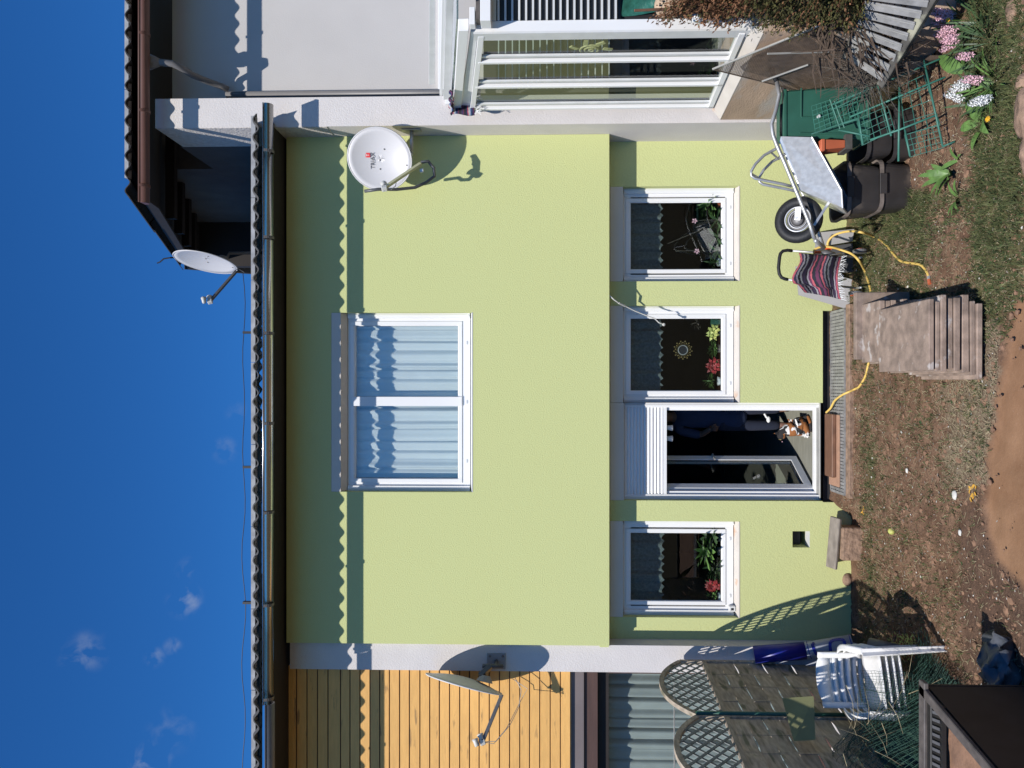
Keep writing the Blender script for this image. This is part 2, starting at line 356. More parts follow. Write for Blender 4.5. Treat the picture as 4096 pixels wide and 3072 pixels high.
# ------------------------------------------------------------------ ground, one sheet to the horizon
def path_edge(py):
    pts = [(1200, 4060), (1400, 4020), (1558, 3983), (1741, 3968), (1838, 3939), (1910, 3949), (2030, 3939), (2127, 3944), (2248, 3983), (2314, 4044), (2365, 4096), (2600, 4300)]
    if py <= pts[0][0]: return 4100
    for a, b in zip(pts, pts[1:]):
        if py <= b[0]: return a[1] + (b[1] - a[1]) * (py - a[0]) / (b[0] - a[0])
    return 4400
def masks(x, y, z):
    V, py = proj((x, y, z)); n1 = noise.noise(V3((x * 2.2, y * 2.2, 5))); n2 = noise.noise(V3((x * 6, y * 6, 9)))
    path = sstep(-12, 12, V - path_edge(py) + 14 * n2)
    g = .12 + .3 * max(0, n1)
    if py < 1350: g = .50 + .35 * n1 + .25 * sstep(1300, 700, py)
    if py < 760: g -= 1.0 * sstep(3560, 3640, V) * (1 - sstep(3850, 3900, V))
    if 560 < py < 1150 and 3700 < V < 3900: g -= .35
    if V > 3880 and py < 1250: g += .2
    if 3440 < V < 3520 and py > 1350: g += .28 * (1 - abs(V - 3478) / 42)
    if V > 3850 and 1900 < py < 2700: g *= .2
    if V < 3440 and py > 1500: g *= .1
    dry = .25 + .3 * n2
    if 1280 < py < 2000 and 3700 < V < 4000: dry += .7 * sstep(3700, 3870, V)
    if py < 1200: dry += .1
    if 1950 < py and V > 3600: dry *= .5
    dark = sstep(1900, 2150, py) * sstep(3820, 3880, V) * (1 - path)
    k = 1 - path
    return max(0, min(1, g)) * k, max(0, min(1, dry)) * k, path, dark
def axis(a, b, st, lo, hi):
    c = [a + (b - a) * i / round((b - a) / st) for i in range(round((b - a) / st) + 1)]
    s = st; x = a; l = []
    while x > lo: s *= 1.5; x -= s; l.append(max(x, lo))
    s = st; x = b; r = []
    while x < hi: s *= 1.5; x += s; r.append(min(x, hi))
    return l[::-1] + c + r
xs = axis(-3.6, 4.2, .03, -600, 600); ys = axis(-4.4, .4, .03, -600, 600)
vv = []; cc = []
for y in ys:
    for x in xs:
        z = gh(max(-9, min(9, x)), max(-14, min(3, y)))
        inn = -3.6 < x < 4.2 and -4.4 < y < .4
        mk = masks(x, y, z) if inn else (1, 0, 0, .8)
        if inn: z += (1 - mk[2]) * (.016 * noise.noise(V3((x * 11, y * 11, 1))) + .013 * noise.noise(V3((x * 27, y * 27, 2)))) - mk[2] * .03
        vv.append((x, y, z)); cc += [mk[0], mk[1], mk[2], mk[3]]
nx = len(xs)
ff = [(j * nx + i, j * nx + i + 1, (j + 1) * nx + i + 1, (j + 1) * nx + i) for j in range(len(ys) - 1) for i in range(nx - 1)]
me = bpy.data.meshes.new('ground'); me.from_pydata(vv, [], ff)
ca = me.color_attributes.new('mask', 'FLOAT_COLOR', 'POINT'); ca.data.foreach_set('color', cc)
me.polygons.foreach_set('use_smooth', [True] * len(me.polygons))
def ground_mat():
    m = bpy.data.materials.new('garden_soil'); m.use_nodes = True; n = m.node_tree.nodes; l = m.node_tree.links; b = n['Principled BSDF']; b.inputs['Roughness'].default_value = 1; b.inputs['Specular IOR Level'].default_value = .15
    g = n.new('ShaderNodeNewGeometry'); at = n.new('ShaderNodeVertexColor'); at.layer_name = 'mask'; sp = n.new('ShaderNodeSeparateColor'); l.new(at.outputs[0], sp.inputs[0])
    def nz(s, d=8):
        t = n.new('ShaderNodeTexNoise'); t.inputs['Scale'].default_value = s; t.inputs['Detail'].default_value = d; t.inputs['Roughness'].default_value = .65; l.new(g.outputs['Position'], t.inputs[0]); return t.outputs[0]
    def mx(f, a, b_):
        k = n.new('ShaderNodeMix'); k.data_type = 'RGBA'
        if isinstance(f, float): k.inputs[0].default_value = f
        else: l.new(f, k.inputs[0])
        for i, c in ((6, a), (7, b_)):
            if isinstance(c, tuple): k.inputs[i].default_value = (*c, 1)
            else: l.new(c, k.inputs[i])
        return k.outputs[2]
    def rng(s, a, b_, c=0, d=1):
        r = n.new('ShaderNodeMapRange'); r.inputs[1].default_value = a; r.inputs[2].default_value = b_; r.inputs[3].default_value = c; r.inputs[4].default_value = d; l.new(s, r.inputs[0]); return r.outputs[0]
    def math_(op, a, b_):
        k = n.new('ShaderNodeMath'); k.operation = op; k.use_clamp = True
        for i, c in ((0, a), (1, b_)):
            if isinstance(c, float): k.inputs[i].default_value = c
            else: l.new(c, k.inputs[i])
        return k.outputs[0]
    base = mx(rng(nz(5), .35, .65), (.120, .068, .042), (.245, .150, .095))
    base = mx(rng(nz(38), .52, .62), base, (.115, .07, .048))
    base = mx(rng(nz(70), .63, .68), base, (.38, .28, .20))
    pth = mx(rng(nz(3), .35, .65), (.225, .122, .066), (.285, .163, .092)); pth = mx(rng(nz(90), .6, .7, 0, .6), pth, (.36, .23, .16))
    gm = math_('MULTIPLY', rng(math_('ADD', sp.outputs[0], rng(nz(18), .2, .8, -.5, .5)), .35, .7), .8)
    base = mx(gm, base, mx(rng(nz(30), .4, .6), (.055, .060, .022), (.12, .12, .05)))
    dm = math_('MULTIPLY', rng(math_('ADD', sp.outputs[1], rng(nz(26), .2, .8, -.5, .5)), .4, .8), .7)
    base = mx(dm, base, mx(rng(nz(60), .4, .6), (.14, .10, .065), (.30, .25, .17)))
    base = mx(sp.outputs[2], base, pth)
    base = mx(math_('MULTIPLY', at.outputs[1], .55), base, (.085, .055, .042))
    l.new(base, b.inputs['Base Color'])
    bp = n.new('ShaderNodeBump'); bp.inputs['Distance'].default_value = .02; l.new(rng(nz(34, 10), 0, 1), bp.inputs['Height'])
    sm = n.new('ShaderNodeMath'); sm.operation = 'SUBTRACT'; sm.inputs[0].default_value = 1.0; k2 = n.new('ShaderNodeMath'); k2.operation = 'MULTIPLY'; l.new(sp.outputs[2], k2.inputs[0]); k2.inputs[1].default_value = .7; l.new(k2.outputs[0], sm.inputs[1]); l.new(sm.outputs[0], bp.inputs['Strength'])
    l.new(bp.outputs[0], b.inputs['Normal']); return m
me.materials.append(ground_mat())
go = bpy.data.objects.new('ground', me); link(go); tag(go, kind='structure')
# ------------------------------------------------------------------ the row of houses
PRT, LWY, PLY, ORY, RWY = -.32, .265, .055, .15, .10
XL, XLO, XR, XRO = -2.80, -3.09, 2.664, 2.967          # party walls left and right
def wall(mb, x0, x1, z0, z1, y0, y1, holes):
    X = sorted({x0, x1, *[h[i] for h in holes for i in (0, 1)]}); Z = sorted({z0, z1, *[h[i] for h in holes for i in (2, 3)]})
    for i in range(len(X) - 1):
        for j in range(len(Z) - 1):
            cx, cz = (X[i] + X[i + 1]) / 2, (Z[j] + Z[j + 1]) / 2
            if x0 < cx < x1 and z0 < cz < z1 and not any(h[0] < cx < h[1] and h[2] < cz < h[3] for h in holes):
                mb.q((X[i], y0, Z[j]), (X[i + 1], y0, Z[j]), (X[i + 1], y0, Z[j + 1]), (X[i], y0, Z[j + 1]))
                mb.q((X[i], y1, Z[j]), (X[i], y1, Z[j + 1]), (X[i + 1], y1, Z[j + 1]), (X[i + 1], y1, Z[j]))
    for a, b, c, d in [(x0, x1, z0, z1)] + list(holes):
        mb.q((a, y0, c), (a, y1, c), (a, y1, d), (a, y0, d)); mb.q((b, y0, c), (b, y1, c), (b, y1, d), (b, y0, d))
        mb.q((a, y0, c), (b, y0, c), (b, y1, c), (a, y1, c)); mb.q((a, y0, d), (b, y0, d), (b, y1, d), (a, y1, d))
    return mb
def hole(py0, py1, px0, px1, y):
    a = P((px0 + px1) / 2, py1, y).x; b = P((px0 + px1) / 2, py0, y).x
    return (a, b, P(px1, 1536, y).z, P(px0, 1536, y).z)
gh_ = thing('terraced_house', 'pale green rendered middle house with white windows and wavy grey roof', 'house', (0, .3, 0))
zb = P(2437, 1536, 0).z; zt = 6.12
hU = hole(1250, 1968, 1325, 1890, 0)
build(wall(MB(), XL + .012, XR - .002, zb, zt, 0, .24, [hU]), 'upper_wall', m_green, gh_)
hR = hole(745, 1125, 2440, 2958, LWY); hM = hole(1222, 1611, 2440, 2958, LWY); hD = hole(1611, 2003, 2440, 3292, LWY); hL = hole(2085, 2470, 2440, 2958, LWY)
hV = hole(2125, 2190, 3170, 3240, LWY); hB = (-1.29, .80, -.3, P(3291, 1536, LWY).z)
hD = (hD[0], hD[1], hB[3], hD[3]); hM = (hD[1], hM[1], hM[2], hM[3])
build(wall(MB(), XL - .01, XR + .002, -.3, zb + .12, LWY, LWY + .28, [hR, hM, hD, hL, hV, hB]), 'lower_wall', m_green, gh_)
build(MB().box(XL - .01, XR + .01, .02, LWY + .2, zb + .003, zb + .1), 'overhang_soffit', m_green, gh_)
build(MB().box(hB[0] - .02, hB[1] + .02, LWY + .06, LWY + .27, -.3, hB[3] - .004), 'plinth', m_gasket, gh_)  # recessed block; the shade of the gap under the wall is its black colour
build(MB().box(XLO, XL, PLY, 1.2, -.3, 6.1), 'party_wall', m_white, gh_)
# roofs of corrugated sheets
def sheet(mb, x0, x1, y0, z0, y1, z1, amp=.026, pitch=.177, thk=.012, n=12, ph=0):
    k = max(2, int(round((x1 - x0) / pitch * n))); rows = []
    for (y, z, dz) in ((y0, z0, 0), (y1, z1, 0), (y1, z1, -thk), (y0, z0, -thk)):
        rows.append([V3((x0 + (x1 - x0) * i / k, y, z + dz + amp * cos(2 * pi * (x0 + (x1 - x0) * i / k - ph) / pitch))) for i in range(k + 1)])
    b = len(mb.v)
    for r in rows: mb.v += r
    m_ = k + 1
    for a in range(4):
        c = (a + 1) % 4
        for i in range(k): mb.f.append((b + a * m_ + i, b + a * m_ + i + 1, b + c * m_ + i + 1, b + c * m_ + i))
    mb.f.append((b, b + m_, b + 2 * m_, b + 3 * m_)); mb.f.append((b + k, b + m_ + k, b + 2 * m_ + k, b + 3 * m_ + k)); return mb
SL = .354
def roof(parent, xa, xb, ye, ze, yr, material=m_tile, rows=3):
    W = .885; x = xb
    while x > xa + .05:
        x0 = max(xa, x - W)
        for r in range(rows):
            t0, t1 = r / rows, (r + 1) / rows; ya, yb = ye + (yr - ye) * t0, ye + (yr - ye) * t1 + (.12 if r < rows - 1 else 0)
            jz = R.uniform(-.004, .004)
            build(sheet(MB(), x0 - .02, x, ya, ze + SL * (ya - ye) + .012 * (rows - r) + jz, yb, ze + SL * (yb - ye) + .012 * (rows - r) + jz), 'roof_sheet', material, parent)
        x -= W
ZE = P(1037, 1536, -.56).z
roof(gh_, XLO, 2.71, -.585, ZE, 4.2)
sheet_z = ZE
for i in range(7):
    a = 2.71 - i * .83; b_ = max(XLO, a - .83)
    build(MB().box(b_ + .003, a - .003, -.53, -.47, ZE + .05 + R.uniform(0, .006), ZE + .095), 'eaves_strip', m_strip, gh_)
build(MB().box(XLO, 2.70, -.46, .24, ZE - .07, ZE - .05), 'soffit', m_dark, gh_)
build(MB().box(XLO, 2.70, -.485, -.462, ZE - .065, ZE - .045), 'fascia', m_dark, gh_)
def gutter(parent, x0, x1, yc, ztop, r=.06, lip=.008, m=m_zinc, caps=True):
    prof = [(yc + r, ztop)] + [(yc + r * cos(-pi * k / 14), ztop - lip + r * sin(-pi * k / 14)) for k in range(15)] + [(yc - r, ztop)]
    prof += [(yc - r - .012 * sin(pi * k / 5), ztop + .006 - .006 * cos(pi * k / 5) + .004) for k in range(1, 6)]
    mb = MB(); b = 0; k = len(prof)
    for x in (x0, x1): mb.v += [V3((x, a, c)) for a, c in prof]
    for i in range(k - 1): mb.f.append((i, i + 1, k + i + 1, k + i))
    o = build(mb, 'gutter', m, parent, smooth=True, solid=.003)
    if caps:
        for x in (x0, x1): build(MB().prism([(x - .002, a, c) for a, c in prof[:17]], (.004, 0, 0)), 'gutter_end', m, parent)
    return o
def bracket(parent, x, yc, ztop, r=.06, lip=.008, m=m_zincd):
    pr = [(yc + r + .005, ztop + .01)] + [(yc + (r + .005) * cos(-pi * k / 12), ztop - lip + (r + .005) * sin(-pi * k / 12)) for k in range(13)] + [(yc - r - .008, ztop + .012)]
    mb = MB()
    for i in range(len(pr) - 1):
        a, b_ = pr[i], pr[i + 1]; mb.hexa([(x - .014, a[0], a[1]), (x + .014, a[0], a[1]), (x + .014, b_[0], b_[1]), (x - .014, b_[0], b_[1]), (x - .014, a[0], a[1] - .004), (x + .014, a[0], a[1] - .004), (x + .014, b_[0] - .004, b_[1] - .003), (x - .014, b_[0] - .004, b_[1] - .003)])
    build(mb, 'gutter_bracket', m, parent)
ZG = P(1057, 1536, -.66).z; XGJ = P(1107, 2819, -.65).x; XGR = P(1075, 412, -.65).x
gutter(gh_, XGJ, XGR, -.6, ZG)
for py in (601, 948, 1332, 1694, 2051, 2422, 2798): bracket(gh_, P(1080, py, -.65).x, -.6, ZG)
# windows with frames, sashes, rails, panes and roller boxes
def window(root, h, yw, box_px, sashes, glassm, rw=.055, rails=(1, 1), caps=2, name='window'):
    x0, x1, z0, z1 = h; zbx = P(box_px[0], 1536, yw).z; zbb = P(box_px[1], 1536, yw + .05).z; zs = P(box_px[2], 1536, yw + .1).z
    R0 = yw + .09; fr = MB()
    for k, a in ((0, x0), (1, x1 - rw)):
        if rails[k]: fr.box(a, a + rw, R0, R0 + .05, zs, zbb - .004); fr.box(a + .018, a + rw - .014, R0 - .006, R0 + .002, zs + .01, zbb - .006)
    fr.ring(x0 + .004, x1 - .004, zs, zbb, rw + .03, R0 + .028, R0 + .1, .085)
    wnd = build(fr, name, m_pvc, root, bevel=.002)
    bh_ = .048 if yw == 0 else .014
    build(MB().box(x0 + .002, x1 - .002, yw + .0, yw + .2, zbb + bh_, z1 - .002).hexa([(x0 + .004, yw + .085, zbb), (x1 - .004, yw + .085, zbb), (x1 - .004, yw + .2, zbb), (x0 + .004, yw + .2, zbb), (x0 + .004, yw + .004, zbb + bh_ - .001), (x1 - .004, yw + .004, zbb + bh_ - .001), (x1 - .004, yw + .2, zbb + bh_ - .001), (x0 + .004, yw + .2, zbb + bh_ - .001)]), 'roller_box', m_box, wnd)
    for (a, b) in sashes:
        xa = x0 + (x1 - x0) * a; xb = x0 + (x1 - x0) * b; za = zs + .085; zc = zbb - .03
        build(MB().ring(xa, xb, za, zc, .042, R0 + .018, R0 + .085).ring(xa + .036, xb - .036, za + .036, zc - .036, .012, R0 + .034, R0 + .06), 'sash', m_pvc, wnd, bevel=.003)
        build(MB().ring(xa + .042, xb - .042, za + .042, zc - .042, .008, R0 + .040, R0 + .052), 'seal', m_gasket, wnd)
        build(MB().box(xa + .044, xb - .044, R0 + .05, R0 + .056, za + .044, zc - .044), 'pane', glassm, wnd)
    for k in range(caps):
        cx = x0 + (x1 - x0) * ((k + .5) / caps if caps > 2 else (.2 + .6 * k)); build(MB().box(cx - .018, cx + .018, R0 + .020, R0 + .03, zs + .03, zs + .044), 'drain_cap', m_pvc2, wnd)
    return wnd, zs, R0
wU, zsU, RU = window(gh_, hU, 0, (1325, 1385, 1880), [(.045, .505), (.505, .955)], m_gpane, caps=3)
build(MB().box(*[hU[0] + (hU[1] - hU[0]) * t for t in (.478, .53)], RU + .006, RU + .03, zsU + .088, P(1400, 1536, 0).z), 'mullion', m_pvc, wU, bevel=.002)
wR, zsL, RL = window(gh_, hR, LWY, (2440, 2495, 2935), [(.1, .9)], m_gdark)
wM, _, _ = window(gh_, hM, LWY, (2440, 2495, 2935), [(.08, .92)], m_gdark)
wLf, _, _ = window(gh_, hL, LWY, (2440, 2495, 2935), [(.1, .9)], m_gdark)
build(MB().box(hL[0] + .05, hL[0] + .11, RL - .03, RL + .02, zsL - .01, zsL + .06), 'shutter_switch', m_pvc2, wLf, bevel=.004)
build(MB().box(hL[0] + .066, hL[0] + .09, RL - .034, RL - .028, zsL + .012, zsL + .04), 'switch_button', m_gasket, wLf)
for hh in (hR, hM, hL, hU):   # render sills under the frames
    yw = 0 if hh is hU else LWY
    build(MB().hexa([(hh[0] + .002, yw - .004, hh[2] - .002), (hh[1] - .002, yw - .004, hh[2] - .002), (hh[1] - .002, yw + .24, hh[2] - .002), (hh[0] + .002, yw + .24, hh[2] - .002),
                     (hh[0] + .002, yw - .004, hh[2] + .006), (hh[1] - .002, yw - .004, hh[2] + .006), (hh[1] - .002, yw + .24, hh[2] + .05), (hh[0] + .002, yw + .24, hh[2] + .05)]), 'window_sill', m_sill if hh is not hU else m_pvc2, gh_)
# door with roller shutter
x0, x1, z0, z1 = hD; zbb = P(2497, 1536, LWY + .05).z
dfr = MB(); dfr.box(x0, x0 + .055, RL, RL + .06, z0, zbb).box(x1 - .055, x1, RL, RL + .06, z0, zbb).box(x0 + .018, x0 + .04, RL - .006, RL + .002, z0, zbb - .01).box(x1 - .04, x1 - .018, RL - .006, RL + .002, z0, zbb - .01)
dfr.ring(x0 + .003, x1 - .003, z0 + .01, zbb, .085, RL + .035, RL + .11, .03)
door = build(dfr, 'door_frame', m_pvc, gh_, bevel=.002)
build(MB().box(x0 + .002, x1 - .002, LWY, LWY + .2, zbb + .012, z1 - .002).box(x0 + .004, x1 - .004, LWY + .035, LWY + .2, zbb, zbb + .012), 'roller_box', m_box, door)
build(MB().box(x0 - .0, x1, RL - .03, RL + .03, z0 - .012, z0 + .012).box(x0 + .01, x1 - .01, RL + .03, RL + .12, z0 - .012, z0 + .028), 'threshold', m_alu, door, bevel=.003)
zs0 = P(2655, 1536, RL + .02).z; ns = 12; sh = (zbb - zs0) / ns
slat = MB(); prof = [(.012 + .009 * cos(pi * k / 6 - 0) * 0 - .010 * sin(pi * k / 6), sh * .93 * k / 6) for k in range(7)]
for k in range(6): slat.q((x0 + .05, prof[k][0], prof[k][1]), (x1 - .05, prof[k][0], prof[k][1]), (x1 - .05, prof[k + 1][0], prof[k + 1][1]), (x0 + .05, prof[k + 1][0], prof[k + 1][1]))
slat.box(x0 + .05, x1 - .05, .014, .018, 0, sh)
sme = slat.mesh('shutter_slat', m_pvc, V3((0, 0, 0)))
for i in range(ns): piece(sme, 'shutter_slat', gh_, Matrix.Translation((0, RL + .008, zs0 + i * sh)))
build(MB().box(x0 + .05, x1 - .05, RL + .006, RL + .022, zs0 - .03, zs0), 'shutter_end_bar', m_pvc, gh_)
# inward opened leaf
hg = V3((x0 + .09, RL + .10, z0 + .035)); fe = P(3181, 1833, .98); fe = V3((fe.x, 1.02, 0)); dv = V3((fe.x - hg.x, fe.y - hg.y, 0)); lw = dv.length; ux = dv.normalized(); nn = V3((ux.y, -ux.x, 0)); zt_ = zbb - .05 - hg.z
def lf(mb): return mb.tf(Matrix.Translation(hg) @ Matrix((ux, -nn, V3((0, 0, 1)))).transposed().to_4x4())
leaf = build(lf(MB().ring(0, lw, 0, zt_, .085, -.03, .035)), 'door_leaf', m_pvc, gh_, bevel=.003)
build(lf(MB().ring(.085, lw - .085, .085, zt_ - .085, .014, -.022, -.012)), 'glazing_bead', m_gasket, leaf)
build(lf(MB().box(.087, lw - .087, -.005, .003, .087, zt_ - .087)), 'pane', m_gpane, leaf)
build(lf(MB().tube([(lw - .04, -.035, 1.0), (lw - .04, -.08, 1.0), (lw - .16, -.085, 1.0)], .01)), 'door_handle', m_alu, leaf)
# vent
va = hV
vt = build(MB().box(va[0] + .01, va[1] - .002, LWY + .13, LWY + .14, va[2] + .06, va[3]), 'vent_grille', m_gasket, gh_)
build(MB().box(va[0] + .001, va[1] - .001, LWY + .005, LWY + .13, va[2] + .001, va[2] + .006), 'vent_tile', m_pvc2, vt)
# rooms inside
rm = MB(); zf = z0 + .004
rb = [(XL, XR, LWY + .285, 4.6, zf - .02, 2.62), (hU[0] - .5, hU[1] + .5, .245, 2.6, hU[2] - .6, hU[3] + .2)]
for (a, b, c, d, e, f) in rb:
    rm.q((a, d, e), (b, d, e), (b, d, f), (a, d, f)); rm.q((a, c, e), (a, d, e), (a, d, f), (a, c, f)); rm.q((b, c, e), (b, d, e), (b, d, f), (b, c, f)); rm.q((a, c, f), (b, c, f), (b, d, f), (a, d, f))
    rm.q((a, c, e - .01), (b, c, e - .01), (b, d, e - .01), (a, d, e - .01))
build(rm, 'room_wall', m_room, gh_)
build(MB().box(XL, XR, LWY + .12, 4.6, zf - .03, zf), 'room_floor', m_floor, gh_)
# ------------------------------------------------------------------ left house
lh = thing('timber_clad_house', 'neighbour house clad in peeling orange boards above a brown window band', 'house', (-4.3, .4, 0))
XO = -6.2; zT, zB = 6.1, P(2283, 1536, ORY).z
lines_px = [1312, 1362, 1400, 1440, 1480, 1519] + [900 + v / 1.475 for v in (970, 1030, 1088, 1150, 1208, 1265, 1325, 1385, 1443, 1500, 1560, 1620, 1680, 1740, 1798, 1858, 1920, 1980)]
zz = [zT] + [P(1060 + 42 * i, 1536, ORY).z for i in range(1, 6)] + [P(p, 1536, ORY).z for p in lines_px] + [zB]
for a, b in zip(zz, zz[1:]):
    build(MB().hexa([(XO, ORY + .004, b + .008), (XLO, ORY + .004, b + .008), (XLO, ORY + .03, b + .008), (XO, ORY + .03, b + .008), (XO, ORY + .0, a - .006), (XLO, ORY, a - .006), (XLO, ORY + .03, a - .001), (XO, ORY + .03, a - .001)]), 'plank', m_orange, lh)
build(MB().box(XO, XLO - .001, ORY + .022, ORY + .1, zB, zT), 'backing_board', m_brown, lh)
pz = lambda p, y=ORY: P(p, 1536, y).z
build(MB().box(XO, XLO - .004, ORY + .05, ORY + .1, pz(2332), pz(2286)), 'trim_board', m_brown2, lh)
build(MB().box(XO, XLO - .004, ORY + .03, ORY + .1, pz(2336), pz(2332) - .001), 'trim_batten', m_brown2, lh)
build(MB().box(XO, XLO - .004, ORY + .06, ORY + .12, pz(2392), pz(2337)), 'trim_board', m_brown, lh)
build(MB().box(XO, XLO - .004, ORY + .14, ORY + .2, pz(2440), pz(2392)), 'shutter_slot', m_dark, lh)
wl = build(MB().box(XLO - .05, XLO - .004, ORY + .1, ORY + .2, .2, pz(2430)).box(XLO - .10, XLO - .05, ORY + .14, ORY + .2, .2, pz(2440)).box(XO, XLO - .1, ORY + .14, ORY + .2, .2, .45), 'window_frame', m_brown, lh)
build(MB().box(XO, XLO - .1, ORY + .17, ORY + .176, .45, pz(2440)), 'pane', m_gdark, wl)
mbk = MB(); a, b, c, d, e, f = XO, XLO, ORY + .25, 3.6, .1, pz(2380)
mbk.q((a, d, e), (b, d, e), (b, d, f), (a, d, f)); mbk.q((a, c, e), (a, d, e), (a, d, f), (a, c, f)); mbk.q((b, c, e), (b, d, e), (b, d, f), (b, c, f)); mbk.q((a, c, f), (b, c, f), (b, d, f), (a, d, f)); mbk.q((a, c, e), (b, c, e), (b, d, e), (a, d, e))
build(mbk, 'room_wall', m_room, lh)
build(MB().box(XO, XLO, ORY + .1, ORY + .3, -.3, .2), 'base_wall', m_white, lh)
roof(lh, XO, XLO, -.585, ZE - .004, 4.2)
for i in range(4): build(MB().box(XLO - .83 * (i + 1) + .003, XLO - .83 * i - .003, -.53, -.47, ZE + .05, ZE + .092), 'eaves_strip', m_strip, lh)
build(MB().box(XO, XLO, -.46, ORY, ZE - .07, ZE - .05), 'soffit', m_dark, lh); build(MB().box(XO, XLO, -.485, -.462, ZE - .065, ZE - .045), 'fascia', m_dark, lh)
gutter(lh, XO, XGJ - .002, -.6, ZG - .02, r=.054, m=m_zincd, caps=False)
for x in (-4.3, -5.1): bracket(lh, x, -.6, ZG - .02, r=.054)
# ------------------------------------------------------------------ right house
rh = thing('white_house', 'taller white rendered house with brown gutter and wavy roof edge', 'house', (4.2, .4, 0))
ZE2 = P(527, 1536, -.56).z; XV = 1.89; XE = 6.5
build(MB().box(XR, XRO, PRT, 1.2, -.3, ZE2 - .12), 'party_wall', m_white, rh)
gb = [(1.2, -.3), (4.2, -.3), (4.2, ZE2 + SL * 4.6), (1.2, ZE2 + SL * 1.6)]
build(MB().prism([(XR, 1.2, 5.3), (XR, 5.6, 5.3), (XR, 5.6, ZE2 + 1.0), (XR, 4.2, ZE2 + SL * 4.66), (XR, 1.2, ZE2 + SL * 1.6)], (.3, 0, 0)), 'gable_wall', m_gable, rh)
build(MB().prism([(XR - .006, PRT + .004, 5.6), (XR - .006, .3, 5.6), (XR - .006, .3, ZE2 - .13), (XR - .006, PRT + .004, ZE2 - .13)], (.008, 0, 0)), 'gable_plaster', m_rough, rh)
build(MB().box(XR - .005, XR - .001, .301, 1.25, 5.6, ZE2 - .1), 'gable_render', m_gable, rh)  # dark plate over the wall side, coloured for the shade under the roof
build(wall(MB(), XRO, XE, -.3, ZE2 - .1, RWY, RWY + .25, []), 'front_wall', m_rwall, rh)
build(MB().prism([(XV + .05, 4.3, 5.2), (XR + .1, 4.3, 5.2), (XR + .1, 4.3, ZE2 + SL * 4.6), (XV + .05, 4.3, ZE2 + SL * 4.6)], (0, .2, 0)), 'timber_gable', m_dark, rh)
roof(rh, XV, XE, -.585, ZE2, 4.25, m_tiled)
# back slope, soffit, verge, strip and gutter
build(MB().hexa([(XV, 4.2, ZE2 + 1.6), (XE, 4.2, ZE2 + 1.6), (XE, 4.3, ZE2 + 1.7), (XV, 4.3, ZE2 + 1.7), (XV, 5.1, ZE2 + .25), (XE, 5.1, ZE2 + .25), (XE, 5.2, ZE2 + .3), (XV, 5.2, ZE2 + .3)]), 'back_slope', m_tiled, rh)
so_ = [(-.47, ZE2 - .05), (4.2, ZE2 - .05 + SL * 4.67), (4.2, ZE2 - .17 + SL * 4.67), (0, ZE2 - .14 + SL * .4), (-.45, ZE2 - .075)]
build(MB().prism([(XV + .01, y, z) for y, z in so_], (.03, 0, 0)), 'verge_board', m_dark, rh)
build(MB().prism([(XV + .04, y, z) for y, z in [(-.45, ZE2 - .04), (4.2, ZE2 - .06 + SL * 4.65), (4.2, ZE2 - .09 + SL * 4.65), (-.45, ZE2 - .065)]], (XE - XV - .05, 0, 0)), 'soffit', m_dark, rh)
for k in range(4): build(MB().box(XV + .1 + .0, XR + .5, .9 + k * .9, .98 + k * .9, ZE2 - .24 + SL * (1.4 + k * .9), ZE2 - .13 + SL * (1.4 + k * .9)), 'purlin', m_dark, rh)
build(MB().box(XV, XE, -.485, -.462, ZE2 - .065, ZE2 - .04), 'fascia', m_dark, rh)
xs_ = P(500, 716, -.5).x
for i in range(5):
    a = xs_ + i * .9; build(MB().box(a + .004, a + .896, -.53, -.47, ZE2 + .05, ZE2 + .09), 'eaves_strip', m_strip, rh)
ZG2 = P(560, 1536, -.655).z; XG2 = P(580, 808, -.655).x
gutter(rh, XG2, XE, -.6, ZG2, r=.055, lip=.008, m=m_copper)
for py in (740, 440, 130): bracket(rh, P(580, py, -.655).x, -.6, ZG2, r=.055, lip=.008, m=m_copper)
# downpipe
dp = build(MB().tube([(3.13, .02, P(905, 1536, .02).z), (3.13, .02, 1.0)], .034, 12), 'downpipe', m_pipe, rh, smooth=True)
a_ = P(600, 248, -.5)
pts = [P(606, 248, -.5), P(640, 250, -.5), P(690, 255, -.49), P(725, 272, -.44), P(770, 300, -.30), P(830, 325, -.12), P(880, 343, -.02), P(915, 359, .02)]
build(MB().tube(pts, [.05, .036, .034, .034, .034, .033, .033, .033], 12), 'swan_neck_pipe', m_pipe, rh, smooth=True)
q = P(575, 248, -.52); build(MB().tube([q, P(602, 248, -.51), P(640, 250, -.5)], [.082, .078, .038], 12), 'gutter_outlet', m_pipe, rh, smooth=True)
build(MB().tube([P(630, 1052, 3.6), P(640, 1048, 3.5), P(655, 1035, 3.4), P(680, 1031, 3.4), P(700, 1030, 3.5)][::-1], .012, 6), 'antenna_wire', m_cable, rh)
# lightning conductor on the middle roof
lc = MB(); pp = []
for py in range(3072, 1090, -60):
    t = (py - 1100) / 1972; px = 978 + 6 * sin(t * 30) - 6 * (abs((py % 540) - 270) / 270); pp.append(P(px, py, -.25))
for a in ((960, 1090), (935, 1075), (920, 1085)): pp.append(P(a[0] + 18, a[1], .2))
cd = build(lc.tube(pp, .004, 5), 'lightning_conductor', m_cable, label='thin black wire running along the eaves above the grey roof edge', cat='wire')
for py in (1330, 1868, 2410): q = P(990, py, -.27); build(MB().box(q.x - .012, q.x + .012, q.y - .02, q.y + .02, q.z - .06, q.z + .045), 'wire_clip', m_cable, cd)
